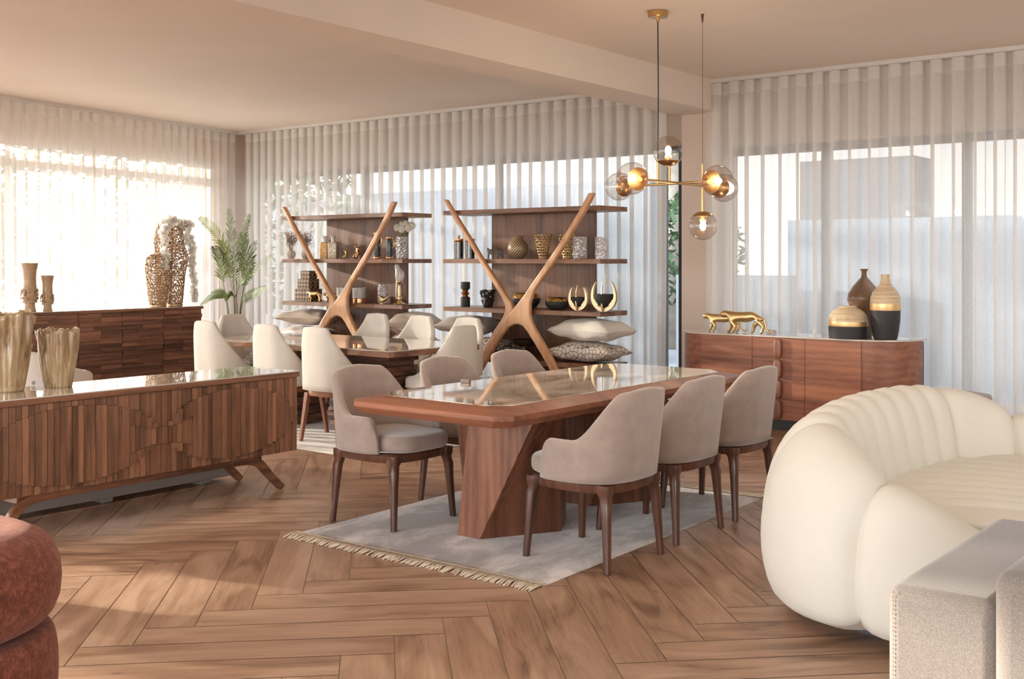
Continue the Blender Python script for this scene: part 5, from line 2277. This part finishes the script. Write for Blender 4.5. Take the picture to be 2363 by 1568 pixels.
def lattice(m, prof_, NA, NZ, th, seed):
    """honeycomb-like irregular net on a surface of revolution"""
    r = random.Random(seed)
    H = prof_[-1][1]

    def R(z):
        for (r0, z0), (r1, z1) in zip(prof_[:-1], prof_[1:]):
            if z0 <= z <= z1:
                return r0 + (r1 - r0) * (z - z0) / (z1 - z0)
        return prof_[-1][0]
    P = {}
    for i in range(NZ + 1):
        for k in range(NA):
            z = H * (i + r.uniform(-.33, .33) * (0 < i < NZ)) / NZ
            z = min(max(z, 0), H)
            a = 2 * pi * (k + r.uniform(-.33, .33) + .5 * (i % 2)) / NA
            P[i, k] = Vector((R(z) * cos(a), R(z) * sin(a), z))
    for i in range(NZ):
        for k in range(NA):
            if (i + k) % 2 == 0 or r.random() < .55:
                m.tube([P[i, k], P[i + 1, k]], th, 4, cap=False)
            if r.random() < .72:
                m.tube([P[i, k], P[i + 1, (k - 1 if i % 2 == 0 else k + 1) % NA]], th, 4, cap=False)
            if r.random() < .62:
                m.tube([P[i, k], P[i, (k + 1) % NA]], th, 4, cap=False)


def openvase(px, X_, prof_, NA, NZ, lb, seed):
    a, b = ray(px)
    d = X_ / a
    t = thing('openwork_vase', lb, 'vase', (X_, b * d, ZB), 0, 'bronze openwork floor vases')
    m = MB()
    lattice(m, [(r_, z - .012) for r_, z in prof_], NA, NZ, .0048, seed)
    m.xf(Matrix.Translation((0, 0, .012)))
    m.build('lattice', BRZ, t, ang=0)
    r0, H = prof_[0][0], prof_[-1][1]
    MB().lathe([(r0 * .95, 0), (r0 * 1.04, .003), (r0 * 1.04, .022), (r0 * .95, .026), (r0 * .9, .01)], 32).build('base_ring', BRZ, t)
    rt = prof_[-1][0]
    MB().lathe([(rt * .96, H - .008), (rt * 1.04, H - .006), (rt * 1.04, H + .012), (rt * .9, H + .012), (rt * .88, H)], 32).build('rim', BRZ, t)
    return t


openvase(364, -10.14, [(.080, .02), (.098, .12), (.116, .30), (.128, .42), (.12, .49), (.09, .53), (.06, .545)], 22, 22, 'shorter bronze openwork vase on the slatted sideboard', 11)
tv = openvase(403, -10.22, [(.080, .02), (.088, .12), (.105, .32), (.138, .50), (.13, .56), (.095, .66), (.09, .75), (.075, .82), (.045, .86), (.035, .885)], 22, 34, 'tallest bronze openwork vase draped by white orchids', 12)
openvase(378, -10.43, [(.070, .02), (.08, .2), (.09, .5), (.10, .68), (.09, .80), (.06, .88)], 22, 30, 'bronze openwork vase at the back, mostly behind the orchids', 13)


def orchid(label, pts, seed, rad, dens):
    r = random.Random(seed)
    q0 = Vector(pts[0])
    t = thing('orchid_garland', label, 'flowers', tuple(q0), 0, 'white orchid garlands')
    P = [Vector(p) - q0 for p in spline([tuple(p) for p in pts], 40)]
    MB().tube(P, .003, 5).build('stem', GREENL, t)
    m = MB()
    c2 = MB()
    for i in range(dens):
        f = i / (dens - 1)
        p = P[min(int(f * 39), 39)]
        w_ = rad(f)
        c = p + Vector((r.uniform(-1, 1) * w_, r.uniform(-1, 1) * w_ * .7, r.uniform(-.02, .02)))
        d = Vector((r.uniform(-.2, 1), r.uniform(-1, .3), r.uniform(-.5, .6))).normalized()
        e = d.cross(Vector((0, 0, 1))).normalized()
        g_ = e.cross(d)
        R_ = r.uniform(.028, .042)
        for k in range(5):
            an = 2 * pi * k / 5 + .3
            u = e * cos(an) + g_ * sin(an)
            v = e * -sin(an) + g_ * cos(an)
            wd = R_ * (.62 if k in (0, 2) else .45)
            m.grid([[c + u * R_ * q + v * wd * s * (4 * q * (1 - q) + .12) * 1.0 + d * (.25 * R_ * q * q - .006 * abs(s)) for s in (-1, 0, 1)] for q in (0.02, .35, .7, 1.0)])
        c2.ball(c + d * .006, .0055, n=6, m=4)
    m.build('blossoms', PETALW, t, ang=0)
    c2.build('blossom_centres', plain('orchid_centre', (.60, .40, .22), .6), t)


def gx(px, py, X_):
    a, b = ray(px)
    d = X_ / a
    return (X_, b * d, EYE - (py - HOR) * d / FOC)


orchid('dense white orchid garland falling in front of the openwork vases', [gx(405, 512, -10.08), gx(392, 508, -10.05), gx(380, 530, -10.03), gx(381, 570, -10.02), gx(379, 618, -10.01)], 5, lambda f: .055 - .02 * f, 95)
orchid('trailing white orchid garland hanging down beside the curtain, right of the vases', [gx(416, 514, -10.16), gx(430, 520, -10.10), gx(438, 560, -10.06), gx(445, 620, -10.04), gx(450, 695, -10.03)], 6, lambda f: .062 * (1 - f) + .010, 100)

# ------------------------------------------------------------------ potted palm
PALM = plain('palm_leaf', (.11, .16, .02), .5, nscale=8, namp=.35)
PALM2 = plain('palm_leaf_light', (.24, .28, .07), .5, nscale=8, namp=.3)
STEMC = plain('palm_stem', (.34, .24, .12), .7)
pp = ony(541, HOR, 8.05)
PL = thing('potted_palm', 'green potted palm between the slatted sideboard and the left bookcase', 'plant', (pp.x, 8.05, 0))
MB().lathe([(.13, 0), (.15, .01), (.18, .30), (.175, .32), (.16, .31), (.15, .28), (.02, .27)], 32).build('pot', plain('planter_grey', (.55, .52, .48), .6), PL)
MB().lathe([(.155, .27), (.15, .29), (.01, .295)], 24).build('soil', plain('soil', (.06, .04, .03), .95), PL)


def lp(px, py, dy=0.0):
    p = ony(px, py, 8.05 + dy)
    return Vector((p.x - pp.x, dy, p.z))


def frond(pts, leaf, nL, mat, start=.35, r_=.005, up=0.0):
    Pq = [Vector(p) for p in spline([tuple(p) for p in pts], 50)]
    m = MB()
    m.tube(Pq, [r_ * (1 - .75 * i / 49) for i in range(50)], 6)
    base = len(m.v)
    rr = random.Random(int(Pq[-1].x * 1000))
    for k in range(nL):
        f = start + (1 - start) * k / (nL - 1)
        i = min(int(f * 49), 48)
        p = Pq[i]
        t_ = (Pq[min(i + 1, 49)] - Pq[max(i - 1, 0)]).normalized()
        view = Vector((FX, FY, 0))
        side = t_.cross(Vector((0, -1, .25)) + Vector((rr.uniform(-.2, .2), 0, 0))).normalized()
        g = (k / (nL - 1))
        L = leaf * (.45 + .9 * sin(pi * min(1, .18 + .80 * g)) ** .8) * rr.uniform(.92, 1.06)
        if g > .85:
            L *= 1 - (g - .85) * 2
        for sg in (-1, 1):
            d = (side * sg * (1 - .35 * g) + t_ * (.55 + .9 * g)).normalized()
            w_ = t_ * .0105
            tip = p + d * L + Vector((0, 0, -.10 * L))
            mid_ = p + d * L * .5 + Vector((0, 0, .03 * L))
            nrm = d.cross(t_) * .003
            m.add([p - w_ * .5, mid_ - w_, tip, mid_ + w_, p + w_ * .5, mid_ + nrm], [(0, 1, 5), (0, 5, 4), (1, 2, 5), (2, 3, 5), (3, 4, 5)])
    return m.build('frond', mat, PL, smooth=False)


frond([(0, 0, .29), lp(542, 700), lp(530, 620), lp(500, 540, -.05), lp(462, 503, -.08)], .115, 44, PALM2, .45)
frond([(.0, 0, .29), lp(541, 690), lp(538, 620), lp(535, 560, .03), lp(529, 486, .05)], .135, 46, PALM, .40)
frond([(.02, 0, .29), lp(545, 690), lp(548, 620, .05), lp(560, 550, .10), lp(574, 497, .14)], .11, 40, PALM, .50)
frond([(.02, -.02, .29), lp(556, 700, -.05), lp(569, 640, -.06), lp(568, 590, -.06), lp(560, 545, -.05)], .15, 36, PALM, .48)
frond([(.02, -.02, .29), lp(557, 700), lp(566, 650), lp(590, 620, -.08), lp(632, 586, -.12)], .08, 36, PALM, .46)
frond([(-.02, 0, .29), lp(524, 710, -.05), lp(515, 650, -.10), lp(510, 610, -.14), lp(497, 575, -.2)], .14, 34, PALM, .50)
frond([(-.02, .02, .29), lp(527, 715), lp(518, 685, -.04), lp(495, 680, -.08), lp(463, 703, -.12)], .075, 34, PALM, .46)
frond([(.02, .02, .29), lp(556, 720), lp(565, 690, -.04), lp(590, 675, -.08), lp(614, 663, -.12)], .085, 34, PALM, .46)
frond([(.01, -.02, .29), lp(548, 720, -.05), lp(543, 690, -.1), lp(536, 680, -.15), lp(520, 690, -.2)], .06, 24, PALM, .5)
frond([(.01, .02, .29), lp(545, 700, .05), lp(552, 660, .1), lp(572, 620, .15), lp(588, 560, .2)], .12, 34, PALM, .5)
frond([(.0, -.02, .29), lp(540, 700, -.05), lp(530, 640, -.1), lp(520, 590, -.14), lp(512, 560, -.18)], .12, 32, PALM2, .5)
for q in ((-.05, 0), (.0, .01), (.05, 0)):
    MB().tube([(q[0], q[1], .28), (q[0] * 1.1, q[1], .45), (q[0] * 1.3, q[1], .62)], [.016, .012, .009], 8).build('cane', STEMC, PL)
